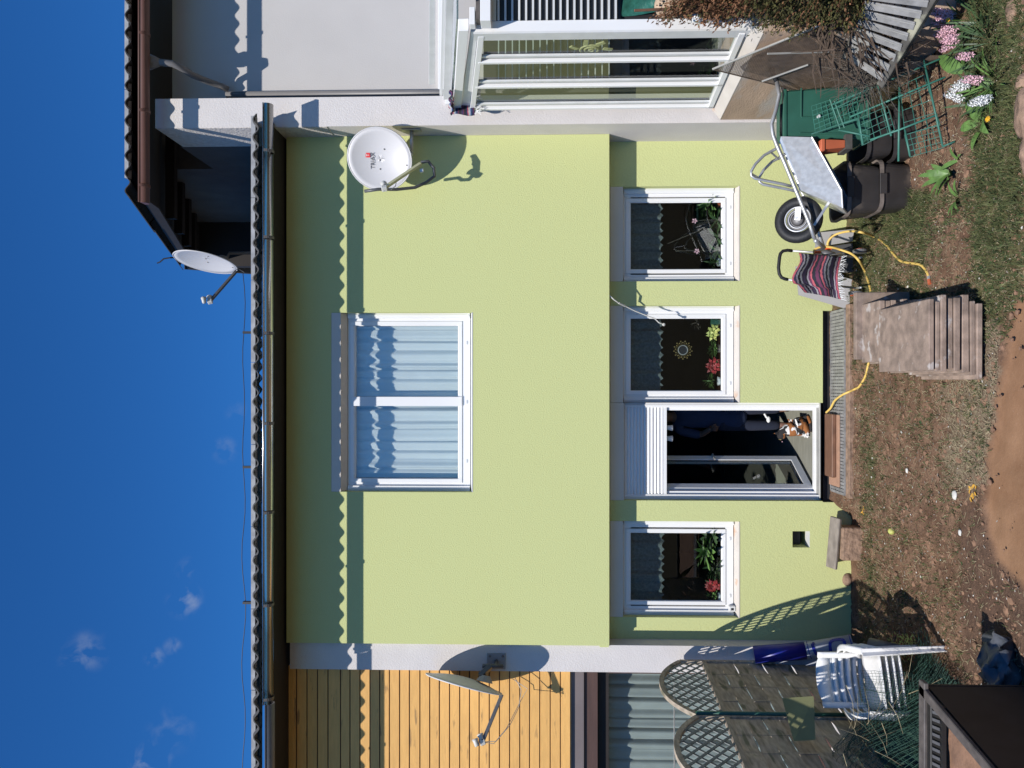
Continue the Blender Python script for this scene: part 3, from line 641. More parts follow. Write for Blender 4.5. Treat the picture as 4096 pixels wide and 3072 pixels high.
# ------------------------------------------------------------------ curtains
def curtain(name, label, x0, x1, z0, z1, y, m, amp=.025, waves=9, scallop=0, cat='curtain', group=None, seed=0):
    rr = random.Random(seed); ph = [rr.uniform(0, 6) for _ in range(4)]
    def f(u, v):
        x = x0 + (x1 - x0) * u; t = u * waves * 2 * pi
        t += 2.2 * noise.noise(V3((u * 5, ph[0], 0))) + .8 * noise.noise(V3((u * 13, ph[1], v * .6)))
        d = amp * (.5 + .9 * abs(noise.noise(V3((u * 6, ph[2], 0)))) * 1.6) * (sin(t + ph[0]) + .5 * sin(t * 1.7 + ph[1]) + .3 * sin(t * .43 + ph[2])) * (.55 + .45 * (1 - v))
        zl = z0 + (scallop * abs(sin(u * pi * scn)) if scallop else 0)
        return (x + amp * .3 * cos(t + ph[0]), y + d, zl + (z1 - zl) * v)
    scn = max(1, round((x1 - x0) / .085)); mb = MB().grid(f, int(waves * 14) + scn * 4, 8 if scallop else 4)
    return build(mb, name, m, label=label, cat=cat, group=group, smooth=True)
ux0, ux1 = hU[0] + .08, hU[1] - .08; um = (ux0 + ux1) / 2
curtain('curtain', 'white pleated curtain hanging in the upper window half beside the green wall satellite dish', um + .01, ux1, hU[2] + .02, hU[3], .235, m_curt, .022, 8, group='white pleated curtains in the upper window', seed=1)
curtain('curtain', 'white pleated curtain in the upper window half nearer the orange house', ux0, um - .01, hU[2] + .02, hU[3], .235, m_curt, .022, 8, group='white pleated curtains in the upper window', seed=2)
for hh, px, lab, sd in ((hR, 2640, 'scalloped grey lace valance above the orchids in the window by the wheelbarrow', 3), (hM, 2640, 'scalloped lace valance above the round sun mirror in the window beside the door', 4), (hL, 2645, 'grey lace valance with pointed hem in the window nearest the lattice fence', 5)):
    curtain('lace_valance', lab, hh[0] + .1, hh[1] - .1, P(px + 10, 1536, LWY + .3).z, hh[3], LWY + .24, m_lace, .014, 7, .035, cat='valance', group='lace valances in the ground floor windows', seed=sd)
curtain('curtain', 'long greyish white curtain behind the brown framed window of the orange house', XO, XLO - .12, .4, P(2400, 1536, .5).z, ORY + .36, m_curt2, .04, 24, seed=6)
# ------------------------------------------------------------------ plants on the window sills
def leafblade(mb, base, d, L_, wd, droop=.5, n=3, side=None):
    d = V3(d).normalized(); s = V3((0, 0, 1)).cross(d) if side is None else V3(side)
    s = s.normalized() if s.length > .05 else V3((1, 0, 0)); prev = None; p = V3(base)
    for i in range(n + 1):
        t = i / n; ww = wd * (sin(pi * (.12 + .88 * t)) ** .8) * .5 if i < n else .0005
        q0, q1 = p - s * ww, p + s * ww
        if prev: mb.q(prev[0], prev[1], q1, q0)
        prev = (q0, q1); d = (d + V3((0, 0, -1)) * droop / n).normalized(); p = p + d * (L_ / n)
    return mb
def starflower(mb, c, n, r, wd, k=5, tilt=.25):
    M_ = frame(c, n, (0, .1, 1), R.uniform(0, 6)); b = []
    for i in range(k):
        a = 2 * pi * i / k; u = V3((cos(a), sin(a), 0)); s = V3((-sin(a), cos(a), 0))
        mb.q(M_ @ (u * r * .1), M_ @ (u * r * .55 + s * wd / 2 + V3((0, 0, tilt * r))), M_ @ (u * r), M_ @ (u * r * .55 - s * wd / 2 + V3((0, 0, tilt * r))))
def leafmass(mb, c, rad, n, L_, wd, sq=(1, .6, 1), droop=.6):
    for _ in range(n):
        v = V3((R.gauss(0, 1), R.gauss(0, 1), R.gauss(0, 1))).normalized(); p = V3(c) + V3((v.x * sq[0], v.y * sq[1], v.z * sq[2])) * rad * R.uniform(.2, 1)
        leafblade(mb, p, (v.x, v.y * .6 - .5, abs(v.z) * .7 + .2), L_ * R.uniform(.6, 1.2), wd, droop)
YS = LWY + .21
def sp(px, py, y=YS): return P(px, py, y)
def potplant(label, px0, py0, rad, pot_m, leaf_m, n, L_, wd, h=.09, bract=None, nb=0, sq=(1, .6, 1)):
    b = sp(2903, py0); b.z = zsL + .06; t = thing('potted_plant', label, 'houseplant', b)
    build(MB().tube([b, b + V3((0, 0, h))], [.035, .05], 10), 'pot', pot_m, t)
    mb = MB(); c = sp(px0, py0); leafmass(mb, c, rad, n, L_, wd, sq); build(mb, 'foliage', leaf_m, t)
    if bract:
        fb = MB()
        for k in range(nb):
            q = c + V3((R.uniform(-.6, .6) * rad, -.05, R.uniform(-.4, .8) * rad)); starflower(fb, q, (R.uniform(-.3, .3), -1, .2), .075, .035, 6)
        build(fb, 'bracts', bract, t)
    return t
def orchid(label, base_py, pts, flowers):
    b = sp(2903, base_py); b.z = zsL + .06; t = thing('orchid', label, 'orchid', b)
    build(MB().tube([b, b + V3((0, 0, .09))], [.03, .045], 10), 'pot', m_wood, t)
    build(MB().tube([b + V3((0, 0, .05))] + [sp(*p) for p in pts], .0035, 5), 'stem', m_twig, t)
    lb = MB()
    for k in range(5): leafblade(lb, b + V3((0, 0, .09)), (cos(k * 1.9), -.4 + .6 * sin(k * 1.9), .6), .17, .045, 1.0)
    build(lb, 'leaves', m_leafd, t)
    if flowers:
        f = MB()
        for p in flowers: starflower(f, sp(p[0], p[1], YS - .02), (0, -1, .1), .035, .024, 5)
        build(f, 'flower', m_pink, t)
potplant('leafy green houseplant in the corner of the window by the wheelbarrow', 2840, 815, .10, m_terra, m_leaf, 46, .12, .03)
orchid('orchid with a single pink flower below a bare stem, near the leafy plant', 880, [(2820, 880), (2778, 884)], [(2778, 884)])
orchid('orchid with one larger pink bloom on a bare upright stem by the lace valance', 1003, [(2800, 1002), (2702, 1004)], [(2787, 1005)])
orchid('orchid with bare slanting twiggy stems and no flower between two pink ones', 945, [(2790, 925), (2730, 950), (2670, 975)], [])
potplant('low houseplant with narrow leaves at the door side of the wheelbarrow window', 2862, 1048, .05, m_wpet, m_leafd, 30, .10, .02)
potplant('houseplant with pale yellow star shaped bracts beside the door window frame', 2850, 1330, .06, m_gbin, m_leafd, 14, .08, .03, bract=m_lpet, nb=3)
potplant('rounded dark green potted bush in the middle of the door side window', 2855, 1394, .07, m_wood, m_leaf, 90, .05, .022)
potplant('red leaved poinsettia in the window beside the door', 2860, 1462, .06, m_terra, m_leafd, 12, .07, .03, bract=m_rpet, nb=4)
potplant('small fern like plant in a white pot beside the door frame', 2845, 1524, .05, m_wpet, m_leaf, 60, .07, .010)
potplant('dusky dried plant in a green trough at the corner of the door side window', 2790, 1288, .06, m_gbin, m_twig, 40, .06, .01, h=.16)
potplant('tall light green houseplant with broad leaves in the window above the wall vent', 2835, 2205, .10, m_wood, m_leaf, 46, .14, .055)
potplant('broad leaved houseplant in the lower corner of the window above the wall vent', 2850, 2150, .10, m_wood, m_leafd, 50, .13, .05)
potplant('dark leaved houseplant with thin stalks in the middle of the vent side window', 2868, 2270, .08, m_wood, m_leafd, 40, .1, .03)
potplant('red poinsettia in the window nearest the lattice fence', 2850, 2335, .07, m_terra, m_leafd, 14, .08, .03, bract=m_rpet, nb=5)
potplant('small pale green plant beside the red poinsettia near the lattice fence', 2855, 2385, .06, m_wpet, m_leaf, 50, .08, .022)
c = sp(2732, 1400, YS - .03); t = thing('sun_mirror', 'round sun shaped mirror with gilt rays hanging in the window beside the door', 'mirror', c)
build(MB().tube([c + V3((cos(a) * .052, 0, sin(a) * .052)) for a in [k * pi / 12 for k in range(24)]], .006, 6, True), 'ring', m_alu, t)
build(MB().tube([c + V3((0, .003, 0)), c + V3((0, .006, 0))], .05, 20), 'glass', m_gasket, t)
rb_ = MB()
for k in range(26):
    a = 2 * pi * k / 26; u = V3((cos(a), 0, sin(a))); r1 = .092 if k % 2 else .075
    rb_.tube([c + u * .06, c + u * r1], .002, 4); rb_.ball(c + u * (r1 + .008), .009, 3, 5)
build(rb_, 'rays', m_brass, t)
# ------------------------------------------------------------------ things in the doorway
def skinfig(name, verts, edges, radii, m, sub=2, parent=None, label=None, cat=None):
    me_ = bpy.data.meshes.new(name); off = OFF[parent.name] if parent else V3(verts[0])
    me_.from_pydata([V3(v) - off for v in verts], edges, []); o = bpy.data.objects.new(name, me_); link(o, parent)
    if not parent: o.location = off
    OFF[o.name] = off; me_.materials.append(m)
    s_ = o.modifiers.new('skin', 'SKIN'); s_.use_smooth_shade = True; ly = me_.skin_vertices[0].data
    for i, r_ in enumerate(radii): ly[i].radius = (r_, r_) if not isinstance(r_, tuple) else r_
    ly[0].use_root = True; md = o.modifiers.new('sub', 'SUBSURF'); md.levels = md.render_levels = sub
    return tag(o, label, cat)
# calico cat sitting, turned to the left of the doorway
q = P(3212, 1705, .72); q.z = zf; cx, cy, cz = q
def C(x, y, z): return (cx - x, cy + y, cz + z)       # x forward = towards the left of the upright scene
V = [C(0, .0, .10), C(.03, 0, .18), C(.055, 0, .25), C(.075, 0, .295), C(.12, 0, .30), C(.155, 0, .285),
     C(-.03, .06, .06), C(.07, .075, .03), C(.12, .075, .018), C(-.03, -.06, .06), C(.07, -.075, .03), C(.12, -.075, .018),
     C(.075, .04, .16), C(.095, .04, .07), C(.105, .04, .015), C(.135, .04, .010), C(.075, -.04, .16), C(.095, -.04, .07), C(.105, -.04, .015), C(.135, -.04, .010),
     C(-.09, .0, .04), C(-.12, -.07, .022), C(-.05, -.14, .018), C(.06, -.16, .016)]
E = [(0, 1), (1, 2), (2, 3), (3, 4), (4, 5), (0, 6), (6, 7), (7, 8), (0, 9), (9, 10), (10, 11), (1, 12), (12, 13), (13, 14), (14, 15), (1, 16), (16, 17), (17, 18), (18, 19), (0, 20), (20, 21), (21, 22), (22, 23)]
RR = [.115, .10, .072, .058, .060, .026, .065, .032, .018, .05, .032, .018, .03, .02, .017, .014, .03, .02, .017, .014, .03, .018, .017, .013]
cat_ = skinfig('cat', V, E, RR, m_furw, label='calico cat with white, ginger and black fur sitting in the doorway', cat='cat')
ear = MB()
for s in (-1, 1):
    b = V3(C(.085, s * .028, .335)); ear.prism([b + V3((.016, 0, 0)), b + V3((-.016, 0, 0)), b + V3((0, -s * -.006, .042))], (0, .006, 0))
build(ear, 'ear', m_furw, cat_)
e_ = MB()
for s in (-1, 1): e_.ball(V3(C(.152, s * .024, .312)), .008, 4, 6)
build(e_, 'eye', m_brass, cat_); build(MB().ball(V3(C(.178, 0, .288)), .006, 4, 6), 'nose', m_pink, cat_)
# person standing in the dark behind the cat
q = P(3160, 1668, 1.35); px_, py_ = q.x, 1.35; fz = zf
def Q(x, y, z): return (px_ + x, py_ + y, fz + z)
V = [Q(0, 0, .92), Q(0, 0, 1.05), Q(0, -.01, 1.22), Q(0, 0, 1.36), Q(0, -.01, 1.44), Q(0, -.02, 1.52), Q(0, -.03, 1.61),
     Q(.09, 0, .86), Q(.10, -.02, .48), Q(.10, .02, .09), Q(.10, -.12, .035), Q(-.09, 0, .86), Q(-.10, -.02, .48), Q(-.10, .02, .09), Q(-.10, -.12, .035),
     Q(.17, 0, 1.35), Q(.21, -.02, 1.08), Q(.17, -.14, .90), Q(-.17, 0, 1.35), Q(-.22, -.03, 1.08), Q(-.13, -.20, 1.0)]
E = [(0, 1), (1, 2), (2, 3), (3, 4), (4, 5), (5, 6), (0, 7), (7, 8), (8, 9), (9, 10), (0, 11), (11, 12), (12, 13), (13, 14), (3, 15), (15, 16), (16, 17), (3, 18), (18, 19), (19, 20)]
RR = [(.14, .10), (.125, .09), (.135, .10), (.10, .07), .05, .075, .08, .085, .06, .042, .03, .085, .06, .042, .03, .055, .042, .03, .055, .042, .03]
per = skinfig('person', V, E, RR, m_skin, label='person in a long blue top standing in the dark doorway behind the cat', cat='person')
skinfig('tunic', [Q(0, 0, .5), Q(0, 0, .75), Q(0, 0, 1.05), Q(0, -.01, 1.22), Q(0, 0, 1.37), Q(.17, 0, 1.355), Q(.215, -.02, 1.08), Q(-.17, 0, 1.355), Q(-.225, -.03, 1.08)], [(0, 1), (1, 2), (2, 3), (3, 4), (4, 5), (5, 6), (4, 7), (7, 8)], [(.19, .15), (.17, .13), (.145, .11), (.155, .12), (.11, .085), .07, .055, .07, .055], m_cloth, parent=per)
skinfig('trousers', [Q(0, 0, .90), Q(.09, 0, .82), Q(.10, -.02, .48), Q(.10, .02, .10), Q(-.09, 0, .82), Q(-.10, -.02, .48), Q(-.10, .02, .10)], [(0, 1), (1, 2), (2, 3), (0, 4), (4, 5), (5, 6)], [.12, .10, .075, .062, .10, .075, .062], m_trous, parent=per)
skinfig('hair', [Q(0, .03, 1.60), Q(0, .02, 1.68), Q(0, .07, 1.52)], [(0, 1), (0, 2)], [.088, .06, .06], m_hair, parent=per)
fm = MB()
for s in (-1, 1): fm.ball(Q(s * .028, -.098, 1.595), .009, 4, 6)
build(fm, 'eyes', m_wpet, per); build(MB().ball(Q(0, -.11, 1.56), .014, 4, 6, (1, 1.2, 1.6)), 'nose', m_skin, per); build(MB().ball(Q(0, -.098, 1.525), .02, 4, 6, (1.1, .5, .3)), 'mouth', m_rpet, per)
for s, b in ((1, Q(.17, -.14, .90)), (-1, Q(-.13, -.20, 1.0))):
    for k in range(4):
        o_ = V3(((k - 1.5) * .018, 0, 0)); L_ = (.07, .08, .075, .06)[k]; build(MB().tube([V3(b) + o_, V3(b) + o_ + V3((0, -.02, -L_ * .55)), V3(b) + o_ + V3((0, -.01, -L_))], [.010, .009, .007], 6), 'finger', m_skin, per, smooth=True)
    build(MB().tube([V3(b), V3(b) + V3((-s * .04, -.02, -.02)), V3(b) + V3((-s * .05, -.03, -.05))], [.011, .010, .008], 6), 'thumb', m_skin, per, smooth=True)
q = P(3074, 1678, 1.0); build(MB().ball(q, .03, 6, 8, (1.3, .8, .8)).tube([q + V3((.02, 0, .02)), q + V3((.07, .0, .05))], .012), 'watering_jug', m_wpet, label='small white jug held low in the doorway just above the cat', cat='jug')
# fabric tabs under the shutter
for py, lab in ((1712, 'cream tassel under the door shutter, the one nearer the middle window'), (1755, 'cream tassel under the door shutter, the one nearer the open door leaf')):
    a = P(2650, py, RL + .09); b = P(2690, py, RL + .09); w_ = .03
    t = build(MB().tube([a + V3((0, 0, .04)), a, (a + b) / 2 + V3((.004, 0, 0)), b], [.012, .03, .026, .034], 10), 'tassel', m_curt, label=lab, cat='tassel', group='cream tassels under the door shutter', smooth=True)
    build(MB().tube([a + V3((0, 0, .04)), a + V3((0, 0, .1))], .004, 6), 'cord', m_curt, t)
# hanging cable in front of the middle window
cb = [P(2438, 1182, .02), P(2455, 1198, .03), P(2475, 1212, .05), P(2500, 1224, .12), P(2540, 1244, .15), P(2585, 1262, .16), P(2620, 1275, .16), P(2635, 1290, .16), P(2655, 1298, .16)]
w1 = build(MB().tube(cb, .007, 6), 'hanging_cable', m_wcable, label='loose white cable dangling in front of the middle window', cat='cable', smooth=True)
build(MB().ball(cb[-1], .018, 5, 8).tube([cb[2], cb[3]], .011, 8), 'cable_end', m_wcable, w1)
# ------------------------------------------------------------------ satellite dishes
def dish(label, c, n, wdt, hgt, roll, dep, arm_a, lnb, bracket_fn, group='satellite dishes', double=False, armm=m_yarm):
    t = thing('satellite_dish', label, 'satellite dish', c, group); M_ = frame(c, n, (0, 0, 1), roll); rx, ry = wdt / 2, hgt / 2; mb = MB(); nr, na = 7, 40
    for i in range(nr + 1):
        r = i / nr
        for j in range(na): a = 2 * pi * j / na; mb.v.append(M_ @ V3((rx * r * cos(a), ry * r * sin(a), -dep * (1 - r * r))))
    for i in range(nr):
        for j in range(na): mb.f.append((i * na + j, i * na + (j + 1) % na, (i + 1) * na + (j + 1) % na, (i + 1) * na + j))
    build(mb, 'reflector', m_dish, t, smooth=True, solid=.004)
    build(MB().tube([M_ @ V3((rx * cos(a), ry * sin(a), -.004)) for a in [2 * pi * j / na for j in range(na)]], .008, 6, True), 'rim', m_dish, t, smooth=True)
    for (u, v) in ((-.33, -.05), (.33, -.05), (.05, -.85), (-.05, .02)):
        build(MB().ball(M_ @ V3((rx * u, ry * v, -dep * (1 - u * u - v * v) + .004)), .009, 4, 8), 'screw', m_zincd, t)
    build(MB().tube([M_ @ V3((0, -ry * .5, -dep - .01)), M_ @ V3((0, -ry * .5, -dep - .07))], [.09, .05], 12), 'back_hub', m_dishd, t)
    a_ = V3(arm_a); l_ = V3(lnb); build(MB().bar(a_, l_, .028, .036, (0, 0, 1)), 'arm', armm, t, bevel=.003)
    d_ = (V3(c) - l_).normalized()
    hd = build(MB().tube([l_ + d_ * .0, l_ + d_ * .05, l_ + d_ * .075, l_ + d_ * .08], [.022, .026, .034, .030], 12), 'lnb', m_lnb, t, smooth=True)
    build(MB().bar(l_ - d_ * .03, l_ + d_ * .02, .05, .055), 'lnb_body', m_lnb, t, bevel=.006)
    build(MB().tube([l_ - V3((.03, 0, .0)), l_ + V3((.03, 0, 0))], .014, 8), 'lnb_clamp', m_gasket, t)
    if double:
        l2 = l_ + V3((-.02, -.05, .05)); build(MB().tube([l2, l2 + d_ * .05, l2 + d_ * .07], [.022, .026, .033], 12), 'lnb', m_lnb, t, smooth=True)
    bracket_fn(t, M_, rx, ry); return t, M_
def br1(t, M_, rx, ry):
    hub = M_ @ V3((0, -ry * .5, -.12)); w_ = P(1645, 511, -.22)
    w_ = V3((XR - .004, -.20, w_.z)); build(MB().box(w_.x - .012, w_.x, w_.y - .045, w_.y + .045, w_.z - .10, w_.z + .10), 'wall_plate', m_tube, t, bevel=.003)
    e = P(1650, 610, -.24); build(MB().tube([w_, V3((e.x, -.2, w_.z))], .02, 10), 'mast', m_tube, t, smooth=True)
    build(MB().tube([V3((e.x, -.2, w_.z)), V3((e.x, -.2, w_.z)) + V3((-.02, -.03, 0)), hub], .02, 10), 'mast_bend', m_tube, t, smooth=True)
    build(MB().bar(hub + V3((0, 0, -.06)), hub + V3((0, 0, .08)), .09, .05, (0, 1, 0)), 'clamp', m_tube, t, bevel=.004)
c1 = P(1518, 637, -.40); aA = P(1682, 655, -.42); lA = P(1537, 752, -.70)
d1, M1 = dish('light grey satellite dish with a red logo on a bracket beside the eaves shadow', c1, (-.36, -.93, .02), .62, .66, radians(-16), .07, aA, lA, br1)
lg = MB(); s_ = .019
b0 = M1 @ Matrix.Translation((-.0, .135, -.0535)) @ Matrix.Rotation(radians(14), 4, 'Z')
def rrect(w, h, r): return [V3((sx * (w - r) + r * cos(a + k * pi / 8), sy * (h - r) + r * sin(a + k * pi / 8), 0)) for sx, sy, a in ((1, 1, 0), (-1, 1, pi / 2), (-1, -1, pi), (1, -1, 3 * pi / 2)) for k in range(5)]
build(MB().prism([b0 @ p for p in rrect(.0235, .0235, .005)], (b0.to_3x3() @ V3((0, 0, .002)))), 'logo', m_red, d1)
text('T', d1, 'logo_letter', m_wpet, b0 @ Matrix.Translation((0, 0, .003)), .042)
text('TRIAX', d1, 'lettering', m_letter, M1 @ Matrix.Rotation(radians(14), 4, 'Z') @ Matrix.Translation((-.022, .085, -.052)), .052, sx=1.12)
cb = [P(1685, 650, -.4), P(1712, 645, -.36), P(1735, 672, -.35), P(1738, 705, -.34), P(1705, 730, -.36), P(1660, 750, -.42), P(1585, 758, -.5), P(1515, 757, -.6), P(1458, 765, -.6)]
build(MB().tube(cb, .017, 8), 'conduit', m_greyc, d1, smooth=True)
cb = [lA + V3((.01, 0, -.02)), P(1565, 757, -.68), P(1582, 745, -.64), P(1585, 728, -.6)]; build(MB().tube(cb, .004, 6), 'cable', m_wcable, d1)
q = P(1688, 682, -.42); build(MB().tube([q + V3((0, 0, .02)), q - V3((0, 0, .015))], .022, 10), 'bolt', m_tube, d1)
def br2(t, M_, rx, ry):
    b = M_ @ V3((0, -ry * .6, -.10)); g_ = V3((b.x + .05, b.y + .12, 7.0)); build(MB().tube([b, V3((b.x + .1, b.y + .1, b.z)), V3((b.x + .1, b.y + .1, 6.75))], .022, 8), 'mast', m_zincd, t, smooth=True)
c2 = P(822, 1050, 1.3); dish('white satellite dish standing on the roof behind the gutter against the sky', c2, (-.95, -.24, .10), .68, .76, radians(-24), .06, P(945, 1085, 1.25), P(840, 1205, .95), br2, armm=m_greyc, double=True)
def br3(t, M_, rx, ry):
    w_ = P(1985, 2645, PLY - .01); build(MB().box(w_.x - .085, w_.x + .085, PLY - .012, PLY, w_.z - .10, w_.z + .10), 'wall_plate', m_dishd, t, bevel=.002)
    for sx in (-1, 1):
        for sz in (-1, 1): build(MB().ball((w_.x + sx * .055, PLY - .014, w_.z + sz * .07), .013, 4, 8), 'bolt', m_zincd, t)
    hub = M_ @ V3((0, -ry * .35, -.12)); m2 = V3((w_.x + .0, -.10, w_.z))
    build(MB().tube([V3((w_.x, PLY, w_.z)), m2], .022, 10), 'mast', m_greyc, t, smooth=True); build(MB().tube([m2 + V3((0, 0, -.08)), m2 + V3((0, 0, .14))], .022, 10), 'mast_end', m_greyc, t, smooth=True)
    build(MB().bar(m2 + V3((0, 0, .05)), hub, .07, .05), 'clamp', m_greyc, t, bevel=.004)
c3 = P(1855, 2737, -.19); lB = P(1930, 2968, -.48)
d3, M3 = dish('satellite dish seen edge on beside the orange boards with two receivers on a long arm', c3, (-.945, -.30, .24), .66, .82, radians(3), .07, P(2008, 2778, -.24), lB, br3, double=True, armm=m_greyp)
cb = [lB, P(1985, 2965, -.42), P(2040, 2900, -.3), P(2075, 2830, -.1), P(2085, 2760, .0), P(2060, 2710, .04)]; build(MB().tube(cb, .0035, 5), 'cable', m_wcable, d3)
cb = [lB, P(1975, 2975, -.42), P(2025, 2915, -.3), P(2090, 2790, .05), P(2110, 2755, .1), P(2050, 2715, .1)]; build(MB().tube(cb, .0035, 5), 'cable', m_wcable, d3)
# ------------------------------------------------------------------ sunroom on the white house
sr = thing('sunroom', 'white framed glazed sunroom on a brown rendered base joined to the white house', 'sunroom', (3.2, -1.1, .1))
def S(t, dx=0, z=0): return V3((2.767 + .094 * t + dx, -.45 - 1.45 * t, z))
def zb_(t): return 1.665 + .07 * t
def zt_f(t): return 4.10 - .185 * t
def seg(mb, t0, t1, za0, za1, zc0, zc1, x0=-.0, x1=.06): # slanting bar along the side wall
    return mb.hexa([S(t0, x0, za0), S(t0, x1, za0), S(t1, x1, za1), S(t1, x0, za1), S(t0, x0, zc0), S(t0, x1, zc0), S(t1, x1, zc1), S(t1, x0, zc1)])
tp = [.015, .35, .68, 1.0]
for k, t in enumerate(tp[:3]):
    w_ = .032
    w_ = .026; build(seg(MB(), t, t + w_, zb_(t), zb_(t), zt_f(t) - .03, zt_f(t) - .03, -.012, .036), 'post', m_pvc, sr, bevel=.004)
    build(seg(MB(), t + w_ + .001, t + w_ + .020, zb_(t) + .04, zb_(t) + .04, zt_f(t) - .05, zt_f(t) - .05, .020, .05), 'post_seal', m_gasket, sr)
    build(seg(MB(), t + w_ + .021, t + w_ + .048, zb_(t) + .04, zb_(t) + .04, zt_f(t) - .06, zt_f(t) - .06, .008, .028), 'casement', m_pvc2, sr, bevel=.003)
cp = build(seg(MB(), .955, 1.03, 1.55, 1.55, 3.95, 3.95, -.005, .012), 'corner_casement', m_pvc2, sr)
c_ = S(1.0); build(MB().box(c_.x - .0, c_.x + .105, c_.y - .04, c_.y + .06, 1.60, 3.94), 'corner_post', m_pvc, sr, bevel=.004)
build(seg(MB(), .01, 1.0, zb_(0), zb_(1), zb_(0) + .05, zb_(1) + .05, -.012, .06), 'bottom_rail', m_pvc, sr, bevel=.003)
build(seg(MB(), .01, 1.0, zt_f(0) - .05, zt_f(1) - .05, zt_f(0), zt_f(1), -.008, .06), 'top_rail', m_pvc, sr, bevel=.003)
for a, b in zip(tp, tp[1:]): build(MB().q(S(a + .05, .03, zb_(a) + .05), S(b, .03, zb_(b) + .05), S(b, .03, zt_f(b) - .05), S(a + .05, .03, zt_f(a) - .05)), 'pane', m_gside, sr)
build(seg(MB(), .0, 1.02, zt_f(0) + .002, zt_f(1) + .002, zt_f(0) + .10, zt_f(1) + .055, .02, .06), 'fascia_panel', m_pvc2, sr)
build(seg(MB(), -.01, 1.06, 4.195, 3.985, 4.275, 4.07, .0, .10), 'roof_beam', m_pvc, sr, bevel=.004)
build(seg(MB(), .02, 1.3, 4.30, 4.07, 4.37, 4.13, .10, .15), 'roof_beam', m_pvc2, sr, bevel=.003)
build(seg(MB(), .05, 1.3, 4.37, 4.13, 4.40, 4.16, .12, .22), 'roof_beam', m_pvc, sr, bevel=.003)
build(seg(MB(), .10, 1.3, 4.44, 4.21, 4.50, 4.26, .20, .25), 'roof_beam', m_pvc2, sr, bevel=.003)
build(MB().hexa([S(0, .1, 4.28), S(0, 2.4, 4.28), S(1.05, 2.4, 4.07), S(1.05, .1, 4.07), S(0, .1, 4.296), S(0, 2.4, 4.296), S(1.05, 2.4, 4.086), S(1.05, .1, 4.086)]), 'roof_glazing', m_gside, sr)
build(MB().box(XRO + .02, 5.2, RWY - .06, RWY, P(1800, 1536, RWY).z, P(1755, 1536, RWY).z), 'wall_flashing', m_pvc, sr, bevel=.003)
build(MB().box(XRO - .10, XRO + .4, -.37, -.325, P(1806, 1536, -.35).z, P(1782, 1536, -.35).z), 'wall_flashing', m_pvc, sr, bevel=.002)
q = P(1940, 100, -2.0); build(MB().box(q.x - .02, 5.2, -2.12, -1.98, P(1963, 1536, -2.1).z, P(1921, 1536, -2.1).z), 'gutter_box', m_pvc, sr, bevel=.003)
build(MB().box(q.x, 5.2, -2.10, -2.0, P(1918, 1536, -2.1).z, P(1903, 1536, -2.1).z), 'gutter_strip', m_rim, sr)
build(MB().box(q.x - .02, q.x + .12, -2.06, -1.97, P(1902, 1536, -2.0).z, P(1880, 1536, -2.0).z), 'beam_cap', m_pvc, sr, bevel=.003)
# front louvre and inner dark screen
fx0 = c_.x + .105
build(MB().box(fx0, 5.2, -1.93, -1.9, P(2480, 1536, -1.9).z, P(1975, 1536, -1.9).z), 'blind_backing', m_gasket, sr)
px = 1990
while px < 2478:
    build(MB().box(fx0, 5.2, -1.955, -1.932, P(px + 8, 1536, -1.95).z, P(px, 1536, -1.95).z), 'blind_slat', m_pvc2, sr); px += 27.6
build(MB().box(fx0, 5.2, -1.95, -1.90, P(1985, 1536, -1.95).z, P(1966, 1536, -1.95).z), 'front_rail', m_pvc2, sr)
build(MB().box(fx0, 5.2, -1.90, -1.88, P(2900, 1536, -1.9).z, P(2480, 1536, -1.9).z), 'front_panel', m_gasket, sr)
# plinth and sill
def X(t, dx, z): return S(t, dx, z)
build(MB().hexa([S(-.06, -.082, -.2), S(-.06, 2.6, -.2), S(1.12, 2.6, -.2), S(1.12, -.082, -.2), S(-.06, -.082, 1.565), S(-.06, 2.6, 1.565), S(1.12, 2.6, 1.63), S(1.12, -.082, 1.63)]), 'base_wall', m_render_b, sr)
build(MB().hexa([S(-.05, -.084, 1.567), S(-.05, .10, 1.567), S(1.1, .10, 1.632), S(1.1, -.084, 1.632), S(-.05, -.084, 1.572), S(-.05, .02, zb_(0) - .002), S(1.1, .02, zb_(1) - .002), S(1.1, -.084, 1.637)]), 'sill', m_sill, sr)
build(MB().box(XRO + .002, 5.1, RWY - .02, RWY - .005, 1.5, 4.0), 'inner_wall', m_room, sr)  # near black, so the dim sunroom inside is in the wall colour
for i in range(17):
    a = P(1992 + 27.6 * i, 200, -.35).z; build(MB().box(3.02 + .0, 3.9, -.36, -.345, a - .012, a), 'blind_slat', m_pvc2, sr)
build(MB().box(3.4, 4.6, -1.6, -.1, 1.57, 1.59), 'inner_floor', m_floor, sr)
# swirl ornament in the sunroom
c = P(2355, 280, -.98); c = V3((S(.45).x + .25, -1.15, c.z)); t = thing('swirl_ornament', 'yellow metal swirl sun ornament hanging inside the sunroom glass', 'ornament', c)
build(MB().tube([c + V3((0, cos(a) * .011 * a * .6, sin(a) * .011 * a * .6)) for a in [k * .35 for k in range(48)]], .009, 5), 'swirl', m_yarm, t)
rb_ = MB()
for k in range(7): a = 2 * pi * k / 7; rb_.bar(c + V3((0, cos(a) * .12, sin(a) * .12)), c + V3((0, cos(a + .2) * .20, sin(a + .2) * .20)), .04, .01, (1, 0, 0))
build(rb_, 'rays', m_yarm, t)
